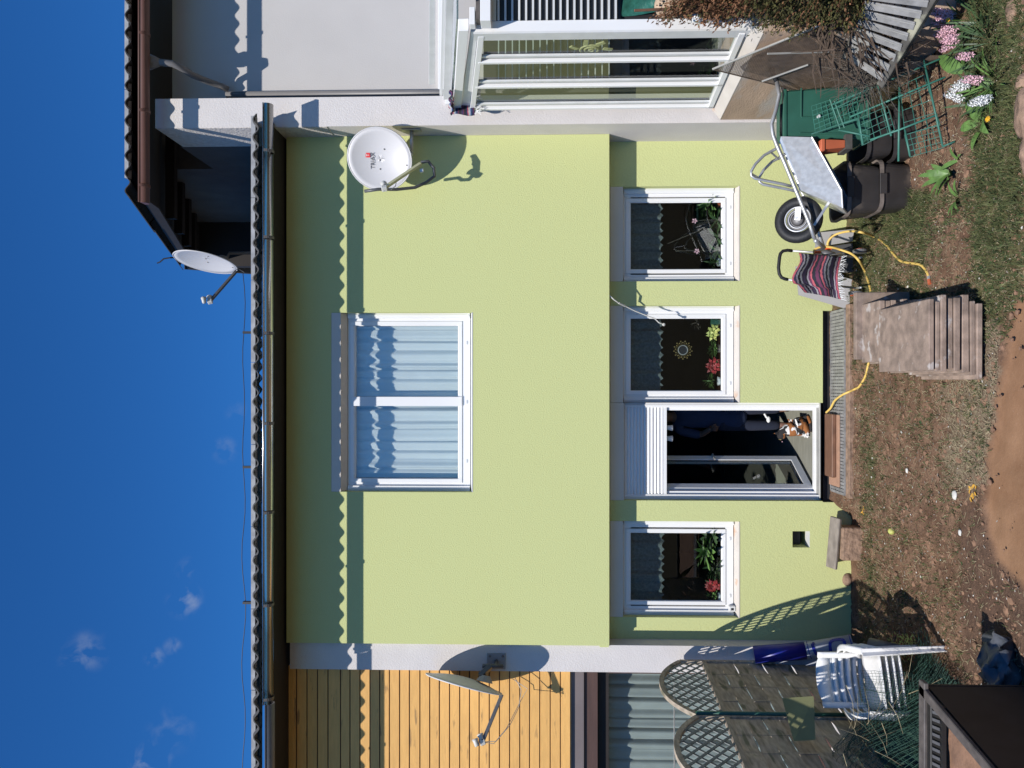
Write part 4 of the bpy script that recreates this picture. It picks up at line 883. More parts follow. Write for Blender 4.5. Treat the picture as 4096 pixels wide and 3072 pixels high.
# garden things stored at the sunroom front
build(MB().grid(lambda u, v: (3.0 + 1.2 * u, -2.02 - .06 * sin(u * 19 + v * 5) - .05 * sin(v * 11 + u * 3), 1.2 + .02 * sin(u * 9) + v * (P(2490, 1536, -2).z - 1.2 - .25 * u)), 40, 40), 'bubble_tarp', m_tarpg, label='dark green crinkled bubble tarp hanging beside the sunroom corner post', cat='tarp', smooth=True)
q = P(2670, 20, -2.16); la = build(MB().tube([q + V3((0, 0, z)) for z in (-.10, -.09, -.05, .0, .06, .09, .10)], [.06, .085, .095, .095, .085, .05, .02], 16), 'clay_lantern', m_beige, label='round beige perforated clay lantern in front of the green tarp', cat='lantern', smooth=True)
for k in range(12): a = k * 1.9; build(MB().ball(q + V3((cos(a) * .092, -abs(sin(a)) * .092, -.06 + .012 * k)), .009, 4, 6), 'vent_hole', m_gasket, la)
for i, (a, b, lab) in enumerate((((2537, 42), (2810, 30), 'long brown cane leaning beside the clay lantern, reaching highest'), ((2668, 62), (2800, 48), 'shorter brown cane leaning beside the clay lantern'))):
    build(MB().bar(P(a[0], a[1], -2.28), P(b[0], b[1], -2.22), .018, .014), 'cane', m_plank, label=lab, cat='cane', bevel=.002)
build(MB().tube([P(2768, 70, -2.2), P(2806, 72, -2.2)], .036, 12), 'paper_roll', m_pvc2, label='short pale cylinder standing beside the brown canes by the sunroom post', cat='cylinder', smooth=True)
# rag rug over the back corner of the roof beam
def rug_f(u, v):
    s = u * .62; x = S(0, -.03).x - .075 * v + .01 * sin(s * 9); 
    if s < .18: return (x + .06 - .25 * (.18 - s), -.50 - .02 * v, 4.30 + .012 * sin(v * 4) - (.18 - s) * .2)
    return (x + .055 - .10 * min(1, (s - .18) / .08) * .5, -.52 - .012 * sin(v * 9), 4.30 - (s - .18) * .84 + .004 * sin(v * 7))
a = P(1800, 411, -.5); b = P(1893, 455, -.5); a2 = P(1793, 290, -.8)
mb = MB(); N1, N2 = 30, 8
mb.grid(lambda u, v: P(1802 + 92 * u + 6 * v * u, 411 + (48 - 4 * sin(u * 6)) * v, -.52 - .015 * sin(v * 8 + u * 3) - .012 * u), 40, 8, True)
rg = build(mb, 'rag_rug', m_rug2, label='dark striped rag rug hung over the back corner of the sunroom roof beam', cat='rug', smooth=True, solid=.008)
mb = MB(); mb.grid(lambda u, v: S(.02 + .33 * u, -.06 + .09 * v * (1 - .5 * u), 4.285 - .06 * u + .012 * sin(u * 16) + (.02 if v > .6 else 0)), 30, 5, True); build(mb, 'rug_fold', m_rug2, rg, smooth=True, solid=.008)
fb = MB()
for k in range(16):
    q = P(1895 + R.uniform(-2, 6), 413 + 3 * k, -.53); fb.tube([q, q + V3((R.uniform(-.01, .02), -.01, -.03)), q + V3((R.uniform(-.03, .04), -.02, -.06 - R.random() * .02))], .0028, 4)
build(fb, 'fringe', m_curt, rg)
# ------------------------------------------------------------------ light well, grate and steps by the door
gz = .232; gx0 = P(3335, 1968, .06).x; gx1 = P(3335, 1245, .06).x; gy0, gy1 = -.13, .25
gt = thing('light_well_grate', 'long grey metal grate over the light well in front of the door', 'grate', ((gx0 + gx1) / 2, .06, gz - .03))
build(MB().box(gx0, gx1, gy0, gy0 + .012, gz - .03, gz).box(gx0, gx1, gy1 - .012, gy1, gz - .03, gz), 'frame', m_alus, gt)
sl_ = MB().box(-.0135, .0135, gy0 + .012, gy1 - .012, gz - .028, gz - .001).mesh('grate_bar', m_alus, V3((0, 0, 0)))
k = int((gx1 - gx0) / .035)
for i in range(k + 1): piece(sl_, 'grate_bar', gt, Matrix.Translation((gx0 + (gx1 - gx0) * i / k, 0, 0)))
pl = MB()
for i in range(6): pl.box(gx0, gx1, gy0 + .05 + i * .055, gy0 + .056 + i * .055, gz - .014, gz - .005)
build(pl, 'cross_wires', m_alus, gt)
build(MB().box(gx0 - .0, gx1, gy0 - .02, gy1 + .01, .10, gz - .035), 'light_well', m_greyp, gt)
build(MB().box(gx0 - .03, gx1 + .05, gy0 - .10, gy0 - .004, .05, gz - .012), 'concrete_edge', m_stone, label='narrow concrete kerb in front of the long door grate', cat='kerb', bevel=.006)
a = P(3330, 1948, .0); b = P(3330, 1660, .0)
t1 = build(MB().box(a.x, b.x + .0, -.03, .24, gz + .002, gz + .016), 'clay_tile', m_peach, label='thin orange clay tile lying on the grate under the brown step board', cat='tile', bevel=.002)
a = P(3310, 1908, .1); b = P(3310, 1656, .1)
build(MB().box(a.x, b.x, .03, .245, gz + .018, gz + .062), 'step_board', m_plank, label='wet brown board used as a step at the open door', cat='board', bevel=.008)
# plank against the wall at the left of the door
A, B = P(3344, 2070, .12), P(3326, 2272, .16); pl_ = build(MB().bar(A, B, .13, .035, (0, -.55, 1)), 'plank', m_wood, label='short weathered plank propped on a block against the green wall', cat='plank', bevel=.006)
a, b = P(3372, 2235, .14), P(3372, 2105, .14); build(MB().box(a.x, b.x, .04, .24, -.05, P(3354, 2150, .1).z - .02), 'concrete_block', m_stone, label='brown concrete block under the short propped plank', cat='block', bevel=.012)
q = G(3402, 2318); mb = MB().ball(q + V3((0, 0, .04)), .075, 8, 10, (1.0, .8, .75)); mb.v = [p + V3((noise.noise(p * 9), noise.noise(p * 9 + V3((3, 3, 3))), 0)) * .012 for p in mb.v]
build(mb, 'stone', m_stone, label='smooth round brown stone lying against the foot of the green wall', cat='stone', smooth=True)
# ------------------------------------------------------------------ stack of concrete slabs
SLB = [(3715, 3740, 1195, 1480), (3742, 3762, 1205, 1484), (3765, 3790, 1178, 1486), (3792, 3815, 1192, 1475), (3817, 3845, 1190, 1484), (3848, 3880, 1178, 1490), (3882, 3905, 1203, 1500), (3908, 3934, 1213, 1518)]
zt0, zb0 = P(3715, 1300, -2.6).z, .165; n_ = len(SLB); names = ['topmost', 'second from the top', 'third from the top', 'fourth from the top', 'fourth from the bottom', 'third from the bottom', 'second from the bottom', 'lowest']
for i, (v0, v1, pa, pb) in enumerate(SLB):
    yf = -2.6 + (.0, .008, -.012, .008, -.004, .010, .004, -.012)[i]; z1 = P(v0 + 1, 1300, yf).z; z0_ = P(v1 - 3, 1300, yf).z
    xa = P(v0, pb, yf).x; xb = P(v0, pa, yf).x; rz = R.uniform(-.012, .012); dep = .80 if i else .80
    mb = MB().box(xa, xb, yf, yf + dep, z0_, z1)
    mb.tf(Matrix.Translation(((xa + xb) / 2, yf, 0)) @ Matrix.Rotation(rz, 4, 'Z') @ Matrix.Translation((-(xa + xb) / 2, -yf, 0)))
    build(mb, 'concrete_slab', m_slab, label='brown concrete slab, the %s in the front slab stack' % names[i], cat='slab', group='concrete slabs stacked on the grass', bevel=.005)
for j, (yo, zo, lab) in enumerate(((.815, -.015, 'topmost concrete slab of the rear stack, its edge showing behind the front stack'),)):
    yf = -2.6 + yo; xb = P(3500, 1201, yf).x; xa = P(3500, 1446, yf).x
    build(MB().box(xa, xb, yf, yf + .345, zt0 - .045 + zo, zt0 + zo), 'concrete_slab', m_slab, label=lab, cat='slab', group='concrete slabs stacked on the grass', bevel=.005)
    for k in range(7): build(MB().box(xa + R.uniform(-.02, .02), xb + R.uniform(-.02, .02), yf + .01, yf + .3, zt0 + zo - .092 - k * .047, zt0 + zo - .049 - k * .047), 'concrete_slab', m_slab, label='concrete slab buried in the rear stack behind the topmost rear slab', cat='slab', group='concrete slabs of the rear stack', bevel=.004)
xa = P(3430, 1438, -1.42).x; xb = P(3430, 1170, -1.42).x; build(MB().hexa([(xa, -1.46, .2), (xb, -1.46, .2), (xb, -1.40, .2), (xa, -1.40, .2), (xa, -1.44, zt0 + .035), (xb, -1.44, zt0 + .035), (xb, -1.38, zt0 + .035), (xa, -1.38, zt0 + .035)]), 'standing_slab', m_slab, label='concrete slab standing upright on edge behind the slab stack', cat='slab', bevel=.006)
# ------------------------------------------------------------------ grey sheets leaning on the wall
def leaning(pts, m, name, label, thk=.012, cat='panel'):
    return build(MB().prism([P(*p) for p in pts], (0, thk, thk * .4)), name, m, label=label, cat=cat, bevel=.0015)
s1 = leaning([(3268, 930, .20), (3418, 916, -.10), (3410, 965, -.10), (3262, 990, .20)], m_grey, 'grey_sheet', 'small grey sheet leaning on the wall below the wheelbarrow tip')
s2 = leaning([(3262, 994, .16), (3412, 972, -.12), (3414, 1090, -.12), (3262, 1090, .16)], m_gasket, 'dark_sheet', 'dark sheet leaning on the wall behind the hose cart')
s3 = leaning([(3184, 1064, .22), (3422, 1120, -.16), (3424, 1246, -.16), (3196, 1180, .22)], m_grey, 'grey_sheet', 'larger grey sheet with faint print leaning behind the hose cart')
for (px, py, sz) in ((3228, 1150, .035), (3258, 1160, .028)):
    q = P(px, py, .145); text('|:|||.', s3, 'printed_mark', m_greyp, Matrix.Translation(q) @ Matrix.Rotation(radians(72), 4, 'X'), sz)
# ------------------------------------------------------------------ hose cart
yc = -.5
hc = thing('hose_cart', 'silver tube hose cart with black handle and orange fittings in front of grey sheets', 'hose cart', G(3445, 1085))
rt, lt = (3168, 1003), (3151, 1118)
hd = [P(3168, 1003, yc), P(3150, 1001, yc), P(3132, 1004, yc), P(3122, 1014, yc), P(3118, 1030, yc), P(3114, 1070, yc), P(3117, 1095, yc), P(3126, 1110, yc), P(3140, 1116, yc), P(3151, 1118, yc)]
build(MB().tube(hd, .0165, 10), 'handle', m_rubber, hc, smooth=True)
build(MB().tube([P(3168, 1003, yc), P(3300, 1012, yc), P(3436, 1031, yc - .02)], .011, 8), 'tube', m_tube, hc, smooth=True)
build(MB().tube([P(3151, 1118, yc), P(3300, 1138, yc), P(3424, 1152, yc - .02)], .011, 8), 'tube', m_tube, hc, smooth=True)
build(MB().tube([P(3424, 1152, yc - .02), P(3445, 1150, yc - .22)], .010, 8).tube([P(3436, 1031, yc - .02), P(3446, 1030, yc - .22)], .010, 8), 'foot', m_tube, hc, smooth=True)
for (px, py) in ((3440, 1012), (3423, 1166)):
    q = P(px, py, yc - .02); s_ = 1 if py < 1100 else -1
    w_ = build(MB().tube([q, q + V3((s_ * .035, 0, 0))], .068, 20), 'wheel', m_greyp, hc, bevel=.006)
    build(MB().tube([q + V3((s_ * .034, 0, 0)), q + V3((s_ * .040, 0, 0))], .05, 20), 'hub_cap', m_oran, w_)
ca, cb_ = P(3300, 1030, yc), P(3318, 1130, yc)
rl = build(MB().tube([ca, cb_], .06, 16), 'reel_drum', m_greyp, hc)
for q in (ca, cb_):
    d_ = (cb_ - ca).normalized(); u_ = d_.orthogonal().normalized(); v_ = d_.cross(u_)
    build(MB().tube([q + (u_ * cos(a) + v_ * sin(a)) * .155 for a in [k * pi / 12 for k in range(24)]], .006, 6, True), 'reel_rim', m_tube, hc, smooth=True)
    sp_ = MB()
    for k in range(5): a = 2 * pi * k / 5; sp_.tube([q, q + (u_ * cos(a) + v_ * sin(a)) * .155], .006, 5)
    build(sp_, 'reel_spokes', m_greyp, hc)
q = P(3300, 1008, yc - .06); build(MB().tube([P(3282, 1006, yc - .03), P(3300, 1012, yc - .08), P(3335, 1022, yc - .06), P(3350, 1026, yc - .04)], [.012, .035, .032, .012], 10), 'bracket', m_greyp, hc, smooth=True)
coil = []
for k in range(150): a = k * .42; t_ = .12 + .76 * (.5 + .5 * sin(k * .028 * 3)); coil.append(ca.lerp(cb_, t_) + (u_ * cos(a) + v_ * sin(a)) * (.085 + .03 * (k / 150)))
build(MB().tube(coil, .0095, 6), 'wound_hose', m_yhose, hc, smooth=True)
for (px, py, m_, r_) in ((3313, 995, m_oran, .014), (3269, 1009, m_oran, .014)): q = P(px, py, yc - .05); build(MB().tube([q + V3((0, 0, .028)), q - V3((0, 0, .028))], [r_, r_ * 1.15], 10), 'connector', m_, hc)
build(MB().tube([P(3345, 1150, yc - .06), P(3347, 1163, yc - .07)], .016, 10), 'nozzle_collar', m_yhose, hc)
build(MB().tube([P(3349, 1164, yc - .07), P(3353, 1190, yc - .09)], [.015, .013], 10), 'nozzle', m_oran, hc)
# rug draped over the cart
def rugf(u, v):   # v along stripes, u across
    px = 3195 + 170 * u - 14 * sin(v * 3) + (16 * (1 - u) * (v > .8)); py = 1022 + (40 - 18 * u) * (1 - v) * .3 + 148 * v + 26 * u * v - 22 * (1 - u) * (1 - v)
    px += 14 * sin(v * 7 + u * 3) * (1 - u); return P(px + 30 * v * (1 - abs(2 * u - 1)) * .4, py, yc - .17 - .035 * sin(u * 11 + v * 2) - .05 * sin(v * pi) + .05 * abs(v - .5))
rg2 = build(MB().grid(rugf, 48, 26, True), 'rag_rug', m_rug, label='multicoloured striped rag rug thrown over the hose cart', cat='rug', smooth=True, solid=.01)
build(MB().grid(lambda u, v: P(3183 + 55 * u - 10 * sin(v * 5), 1085 + 50 * v + 20 * u, yc - .14 - .03 * sin(v * 9 + u * 4)), 16, 14, True), 'rug_bunch', m_rug, rg2, smooth=True, solid=.01)
fb = MB()
for k in range(30):
    v = k / 29; q = V3(rugf(1, v)); fb.tube([q, q + V3((R.uniform(-.015, .015), -.008, -.022)), q + V3((R.uniform(-.03, .03), R.uniform(-.02, 0), -.05))], [.004, .003, .002], 4)
build(fb, 'fringe', m_curt, rg2)
# hoses
def hose(pts, name, label, ext=None, r=.0115):
    P0 = [P(*p) if len(p) == 3 else G(p[0], p[1], r * .8) for p in pts]; out = []
    for i in range(len(P0) - 1):
        a_, b_, c_, d_ = P0[max(0, i - 1)], P0[i], P0[i + 1], P0[min(len(P0) - 1, i + 2)]
        for k in range(6):
            t = k / 6; out.append(.5 * ((2 * b_) + (c_ - a_) * t + (2 * a_ - 5 * b_ + 4 * c_ - d_) * t * t + (3 * b_ - a_ - 3 * c_ + d_) * t ** 3))
    out.append(P0[-1]); return build(MB().tube(out, r, 8), name, m_yhose, label=label, cat='hose', smooth=True), P0
h1, pp = hose([(3313, 990, yc - .06), (3311, 972, yc - .06), (3325, 950, yc - .08), (3353, 934, yc - .12), (3400, 925, -.75), (3450, 930, -.95), (3500, 946), (3545, 975), (3578, 1015), (3610, 1045), (3655, 1053), (3690, 1060), (3712, 1085), (3722, 1106)], 'yellow_hose', 'yellow garden hose arching from the cart across the grass to the slab stack')
build(MB().tube([pp[-1], G(3724, 1118, .012)], .016, 8), 'metal_clip', m_alu, h1); build(MB().tube([G(3724, 1118, .012), G(3727, 1136, .014)], .015, 8), 'connector', m_terra, h1)
hose([(3258, 1022, yc - .03), (3258, 1000, yc - .04), (3288, 987, yc - .06), (3330, 990, yc - .08), (3365, 1000, yc - .08), (3407, 1016, yc - .16), (3436, 1043, -.75), (3462, 1082), (3478, 1125), (3487, 1170), (3492, 1250), (3492, 1380), (3478, 1456), (3466, 1505), (3442, 1546), (3425, 1556), (3392, 1569, -.27), (3369, 1580, -.2), (3339, 1603, .0), (3323, 1632, .10), (3305, 1650, .2)], 'yellow_hose', 'yellow garden hose running behind the slab stack to the door grate')
# ------------------------------------------------------------------ wheelbarrow lying upside down
yb = -1.45; W = V3((0, .86, -.5)).normalized() * .40
B0 = lambda px, py, k=0, o=0: P(px, py, yb + o) + W * k
wb = thing('wheelbarrow', 'galvanised wheelbarrow lying upside down on black tubs with its black tyre up', 'wheelbarrow', P(3250, 700, -1.3))
rail = [(3107, 326), (3117, 381), (3104, 440), (3086, 498), (3092, 540), (3107, 580), (3140, 655), (3173, 735), (3206, 815), (3239, 897), (3258, 955)]
for k in (0, 1): build(MB().tube([B0(a, b, k) for a, b in rail], .0175, 10), 'frame_tube', m_tube, wb, smooth=True)
for k in (0, 1): build(MB().tube([B0(3084, 266, k), B0(3096, 305, k), B0(3107, 326, k)], .021, 10), 'grip', m_rubber, wb, smooth=True)
build(MB().tube([B0(3262, 962, 0), B0(3262, 962, 1)], .019, 10), 'front_bar', m_tube, wb, smooth=True)
build(MB().bar(B0(3312, 805, .12), B0(3252, 898, .12), .022, .008, W), 'strut', m_tube, wb)
loops = [[(3104, 583), (3092, 592), (3050, 615), (3015, 650), (2997, 680), (2998, 698), (3012, 708), (3060, 718), (3120, 730), (3160, 740)]]
for k in (.1, .55): build(MB().tube([B0(a + k * 26, b + k * 12, k) for a, b in loops[0]], .0125, 8), 'leg', m_tube, wb, smooth=True)
build(MB().tube([B0(3000, 690, .1), B0(3012, 690, .6)], .009, 8).tube([B0(3075, 600, .1), B0(3090, 610, .6)], .009, 8), 'leg_brace', m_tube, wb)
# tub
bt = [(3119, 559), (3190, 735)]; near = [B0(3117, 566, .04), B0(3123, 545, .02), B0(3250, 552, -.05), B0(3369, 766, -.09), B0(3371, 832, -.05), B0(3195, 757, .04), B0(3196, 726, .03)]
far = [p + W * e for p, e in zip(near, (.86, .92, 1.06, 1.14, 1.06, .88, .9))]
tb = MB(); b0_ = len(tb.v); tb.v += near + far; k = 7
tb.f.append((0, 1, 2, 3, 6)); tb.f.append((6, 3, 4, 5)); tb.f.append((7, 8, 9, 10, 13)); tb.f.append((13, 10, 11, 12))
for i, j in ((4, 5), (5, 6), (6, 0), (0, 1), (1, 2)): tb.f.append((i, j, j + 7, i + 7))
build(tb, 'tub', m_steel, wb, solid=.003)
build(MB().tube([near[i] for i in (2, 3, 4)] + [far[i] for i in (4, 3, 2)], .008, 6, True), 'tub_rim', m_tube, wb)
# wheel
cw = B0(3175, 863, .5); ax = W.normalized(); u_ = V3((1, 0, 0)); v_ = ax.cross(u_)
def ringp(r, o=0, n=32): return [cw + (u_ * cos(a) + v_ * sin(a)) * r + ax * o for a in [2 * pi * k / n for k in range(n)]]
ty = MB(); 
for i in range(32):
    a = 2 * pi * i / 32
    for j in range(12): b = 2 * pi * j / 12; r_ = .160 + .050 * cos(b) * (1.0 if cos(b) < .8 else .97); ty.v.append(cw + (u_ * cos(a) + v_ * sin(a)) * r_ + ax * .050 * sin(b))
for i in range(32):
    for j in range(12): ty.f.append((i * 12 + j, ((i + 1) % 32) * 12 + j, ((i + 1) % 32) * 12 + (j + 1) % 12, i * 12 + (j + 1) % 12))
wh = build(ty, 'wheel', m_rubber, wb, smooth=True)
build(MB().tube([cw - ax * .02, cw + ax * .02], .098, 28), 'rim', m_pipe, wh); build(MB().tube(ringp(.108, -.035), .009, 6, True).tube(ringp(.078, -.030), .006, 6, True), 'rim_ring', m_tube, wh, smooth=True)
build(MB().tube([cw - ax * .045, cw - ax * .02], [.030, .060], 20), 'hub', m_pipe, wh, smooth=True)
bq = B0(3173, 872, -.02); build(MB().bar(cw - ax * .10 + V3((-.02, 0, -.01)), B0(3189, 826, .12), .05, .006, ax), 'axle_bracket', m_steel, wb, bevel=.002); build(MB().tube([cw - ax * .12, cw + ax * .11], .012, 8), 'axle', m_tube, wb)
# ------------------------------------------------------------------ black mortar tubs, green bin, planter
def tub(label, x0, x1, y0, y1, z0, z1, parent=None, tilt=0, rim=m_bprim, rot=0):
    t = thing('mortar_tub', label, 'tub', ((x0 + x1) / 2, (y0 + y1) / 2, z0), 'black plastic tubs under the wheelbarrow'); r_ = .09
    def rr(a0, a1, b0, b1, r, z): return [V3((cx_ + r * cos(a + k * pi / 10), cy_ + r * sin(a + k * pi / 10), z)) for cx_, cy_, a in ((a1 - r, b1 - r, 0), (a0 + r, b1 - r, pi / 2), (a0 + r, b0 + r, pi), (a1 - r, b0 + r, 3 * pi / 2)) for k in range(6)]
    L0 = rr(x0 + .045, x1 - .045, y0 + .045, y1 - .045, r_ * .8, z0); L1 = rr(x0 + .012, x1 - .012, y0 + .012, y1 - .012, r_, z1 - .01); n = len(L0)
    Mr = Matrix.Translation(((x0 + x1) / 2, (y0 + y1) / 2, z0)) @ Matrix.Rotation(tilt, 4, 'Y') @ Matrix.Rotation(rot, 4, 'Z') @ Matrix.Translation((-(x0 + x1) / 2, -(y0 + y1) / 2, -z0))
    mb = MB(); mb.v += L0 + L1; mb.f.append(tuple(range(n))[::-1])
    for i in range(n): mb.f.append((i, (i + 1) % n, n + (i + 1) % n, n + i))
    build(mb.tf(Mr), 'body', m_blackp, t, solid=.006)
    L2 = rr(x0, x1, y0, y1, r_, z1); rm_ = MB(); m2 = len(L2); rm_.v += L1 + L2 + [p + V3((0, 0, -.035)) for p in L2]
    for i in range(m2): j = (i + 1) % m2; rm_.f.append((i, j, m2 + j, m2 + i)); rm_.f.append((m2 + i, m2 + j, 2 * m2 + j, 2 * m2 + i))
    build(rm_.tf(Mr), 'rim', rim, t, solid=.006)
    hx = (x0 + x1) / 2; build(MB().box(hx - .09, hx + .09, y0 - .012, y0 + .002, z1 - .06, z1 + .004).tf(Mr), 'handle', m_blackp, t, bevel=.004); return t
xa, xb = P(3550, 850, -1.28).x, P(3550, 645, -1.28).x
tA = tub('black mortar tub holding the wheelbarrow tip, the upper one of its pile', xa - .02, xb + .02, -1.30, -.88, .375, .67)
tB = tub('black mortar tub with a small white label, standing on the ground below another', xa + .02, xb + .03, -1.30, -.88, .09, .385)
q = P(3568, 717, -1.27); lb_ = build(MB().box(q.x - .022, q.x + .022, -1.272, -1.268, q.z - .02, q.z + .018), 'label_sticker', m_wpet, tB)
text('10 l', tB, 'sticker_print', m_letter, Matrix.Translation((q.x, -1.2735, q.z)) @ Matrix.Rotation(pi / 2, 4, 'X'), .018, ext=.0005)
xc, xd = P(3500, 630, -1.35).x, P(3500, 425, -1.35).x
tub('dark tub in the shade directly under the green bin', xc, xd, -1.38, -.95, .30, .53, rim=m_blackp)
tub('lowest dark tub under the green bin behind the wire racks', xc - .02, xd + .03, -1.40, -.95, .08, .31, rim=m_blackp)
gb0 = P(3432, 455, -1.42); x0, x1 = P(3425, 556, -1.45).x, P(3425, 338, -1.45).x; zb1 = .535; zt1 = P(3135, 450, -1.40).z
gb_ = thing('green_bin', 'large dark green plastic bin standing on black tubs beside the wheelbarrow', 'bin', ((x0 + x1) / 2, -1.2, zb1))
def quadring(a0, a1, b0, b1, z): return [V3((a0, b0, z)), V3((a1, b0, z)), V3((a1, b1, z)), V3((a0, b1, z))]
mb = MB(); mb.v += quadring(x0, x1, -1.45, -1.16, zb1) + quadring(x0 + .03, x1 - .03, -1.42, -1.24, zt1); mb.f += [(0, 1, 5, 4), (1, 2, 6, 5), (2, 3, 7, 6), (3, 0, 4, 7), (4, 5, 6, 7), (3, 2, 1, 0)]
build(mb, 'body', m_gbin, gb_, bevel=.018)
build(MB().box(x0 + .025, x1 - .025, -1.432, -1.23, zt1 - .02, zt1 + .012), 'top_lip', m_gbin, gb_, bevel=.006); build(MB().box(x0 - .01, x1 + .01, -1.462, -1.15, zb1, zb1 + .035), 'bottom_rim', m_gbin, gb_, bevel=.006)
build(MB().bar((x0 + .20, -1.432, zt1 - .14), (x1 - .02, -1.437, zt1 - .14), .012, .012, (0, 1, 0)).bar((x0 + .20, -1.432, zt1 - .14), (x0 + .19, -1.445, zb1 + .05), .012, .012, (0, 1, 0)).bar((x0 + .06, -1.437, zt1 - .12), (x0 + .04, -1.452, zb1 + .04), .012, .012, (0, 1, 0)), 'moulded_edge', m_gbin, gb_, bevel=.003)
build(MB().tube([V3(((x0 + x1) / 2 - .04, -1.445, (zt1 + zb1) / 2 + .08)), V3(((x0 + x1) / 2 - .04, -1.462, (zt1 + zb1) / 2 + .08))], .016, 8), 'tap', m_pvc2, gb_)
build(MB().box(x0 + .05, x1 - .14, -1.40, -1.37, zt1 + .004, zt1 + .028), 'top_handle', m_rubber, gb_, bevel=.006)
x0, x1 = P(3330, 603, -1.50).x, P(3330, 557, -1.50).x; z0_, z1_ = P(3385, 570, -1.50).z, P(3283, 570, -1.50).z
pt = thing('terracotta_planter', 'orange red plastic planter box wedged between the tub and green bin', 'planter', ((x0 + x1) / 2, -1.1, z0_))
build(MB().hexa([(x0 + .035, -1.48, z0_), (x1, -1.48, z0_), (x1, -1.32, z0_), (x0 + .035, -1.32, z0_), (x0 + .012, -1.505, z1_ - .03), (x1, -1.505, z1_ - .03), (x1, -1.31, z1_ - .03), (x0 + .012, -1.31, z1_ - .03)]), 'body', m_terra, pt, bevel=.004)
build(MB().box(x0, x1, -1.515, -1.30, z1_ - .032, z1_), 'rim', m_terra, pt, bevel=.004)
build(MB().box(x0 + .02, x1 + .05, -1.48, -1.30, z0_ - .06, z0_ - .002), 'batten', m_oldw, label='old wooden batten under the orange red planter', cat='batten')
# ------------------------------------------------------------------ green wire racks
def yv(px, a=-1.52, b=-2.06): return a + (b - a) * (px - 3246) / (3782 - 3246)
def W_(px, py, o=0): return P(px, py, yv(px) + o)
rk = thing('wire_rack', 'green coated wire rack leaning from the green bin down over the flower bed', 'wire rack', G(3770, 420), 'green wire racks')
bars = [((3330, 418), (3759, 236)), ((3400, 468), (3782, 308)), ((3480, 560), (3598, 519), (3750, 458)), ((3505, 316), (3565, 544)), ((3695, 240), (3771, 586)), ((3771, 586), (3820, 566)), ((3598, 337), (3594, 645)), ((3430, 445), (3452, 578)), ((3620, 520), (3640, 624)), ((3355, 520), (3480, 545))]
for b_ in bars: build(MB().tube([W_(*p) for p in b_], .0085, 6), 'rack_bar', m_gwire, rk, smooth=True)
def meshgrid(parent, c0, c1, c2, c3, n1, n2, r=.0026, o=0, name='wire_mesh'):
    mb = MB(); a, b, c, d = [W_(*p, o) for p in (c0, c1, c2, c3)]
    for i in range(n1 + 1): t = i / n1; mb.tube([a.lerp(b, t), d.lerp(c, t)], r, 4)
    for i in range(n2 + 1): t = i / n2; mb.tube([a.lerp(d, t), b.lerp(c, t)], r, 4)
    return build(mb, name, m_gwire, parent)
meshgrid(rk, (3428, 478), (3550, 425), (3578, 520), (3448, 582), 5, 4); meshgrid(rk, (3618, 540), (3750, 500), (3774, 590), (3640, 628), 6, 4); meshgrid(rk, (3600, 345), (3695, 300), (3760, 500), (3620, 540), 3, 4, .003)
rk2 = thing('wire_rack', 'smaller green wire basket rack hanging across the face of the green bin', 'wire rack', W_(3400, 460), 'green wire racks')
def W2(px, py, o=-.035): return P(px, py, -1.50 + (-1.62 + 1.50) * (px - 3246) / 200 + o)
W_old = W_
W_ = lambda px, py, o=0: W2(px, py, -.035 + o)
meshgrid(rk2, (3246, 425), (3320, 400), (3345, 500), (3262, 535), 4, 6); meshgrid(rk2, (3345, 400), (3425, 375), (3440, 470), (3360, 500), 4, 3, .0032)
for b_ in (((3320, 398), (3362, 520)), ((3338, 405), (3378, 512)), ((3246, 536), (3440, 470)), ((3326, 440), (3440, 385)), ((3352, 500), (3430, 478))): build(MB().tube([W_(*p, -.01) for p in b_], .006, 6), 'rack_bar', m_gwire, rk2)
W_ = W_old
# ------------------------------------------------------------------ rusty mesh screen, slatted frame, brushwood
c0, cR, cB = P(2850, 277, -1.66), P(3290, 97, -2.16), P(3330, 396, -1.0)
def Sc(px, py):
    n_ = (cR - c0).cross(cB - c0); r_ = ray(px, py); o_ = V3((0, -D, H)); return o_ + r_ * ((c0 - o_).dot(n_) / r_.dot(n_))
e1, e2 = cR - c0, cB - c0; ms = MB(); n1, n2 = 52, 52; L1, L2 = e1.length, e2.length; u1, u2 = e1 / L1, e2 / L2
step = .017
def seg_in(k, d):  # diagonal wires clipped to the parallelogram
    if d > 0: a = (min(L1, k), max(0, k - L1)); b = (max(0, k - L2), min(L2, k))
    else: a = (max(0, k), max(0, -k)); m_ = min(L1 - max(0, k), L2 - max(0, -k)); b = (a[0] + m_, a[1] + m_)
    return a, b
k = step
while k < L1 + L2 - step:
    a, b = seg_in(k, 1); ms.bar(c0 + u1 * a[0] + u2 * a[1], c0 + u1 * b[0] + u2 * b[1], .0024, .002, e1.cross(e2)); k += step
k = -L2 + step
while k < L1 - step:
    a, b = seg_in(k, -1)
    if (V3(a + (0,)) - V3(b + (0,))).length > .01: ms.bar(c0 + u1 * a[0] + u2 * a[1], c0 + u1 * b[0] + u2 * b[1], .0024, .002, e1.cross(e2))
    k += step
scn = thing('mesh_screen', 'rusty brown metal mesh screen leaning on the sunroom base', 'screen', cB)
build(ms, 'mesh', m_rust, scn); build(MB().bar(c0, cR, .016, .014, e1.cross(e2)), 'edge_bar', m_alu, scn, bevel=.002); build(MB().bar(c0, cB, .008, .008, e1.cross(e2)), 'edge_wire', m_rust, scn)
o_ = e1.cross(e2).normalized() * .02; o_ = o_ if o_.y < 0 else -o_
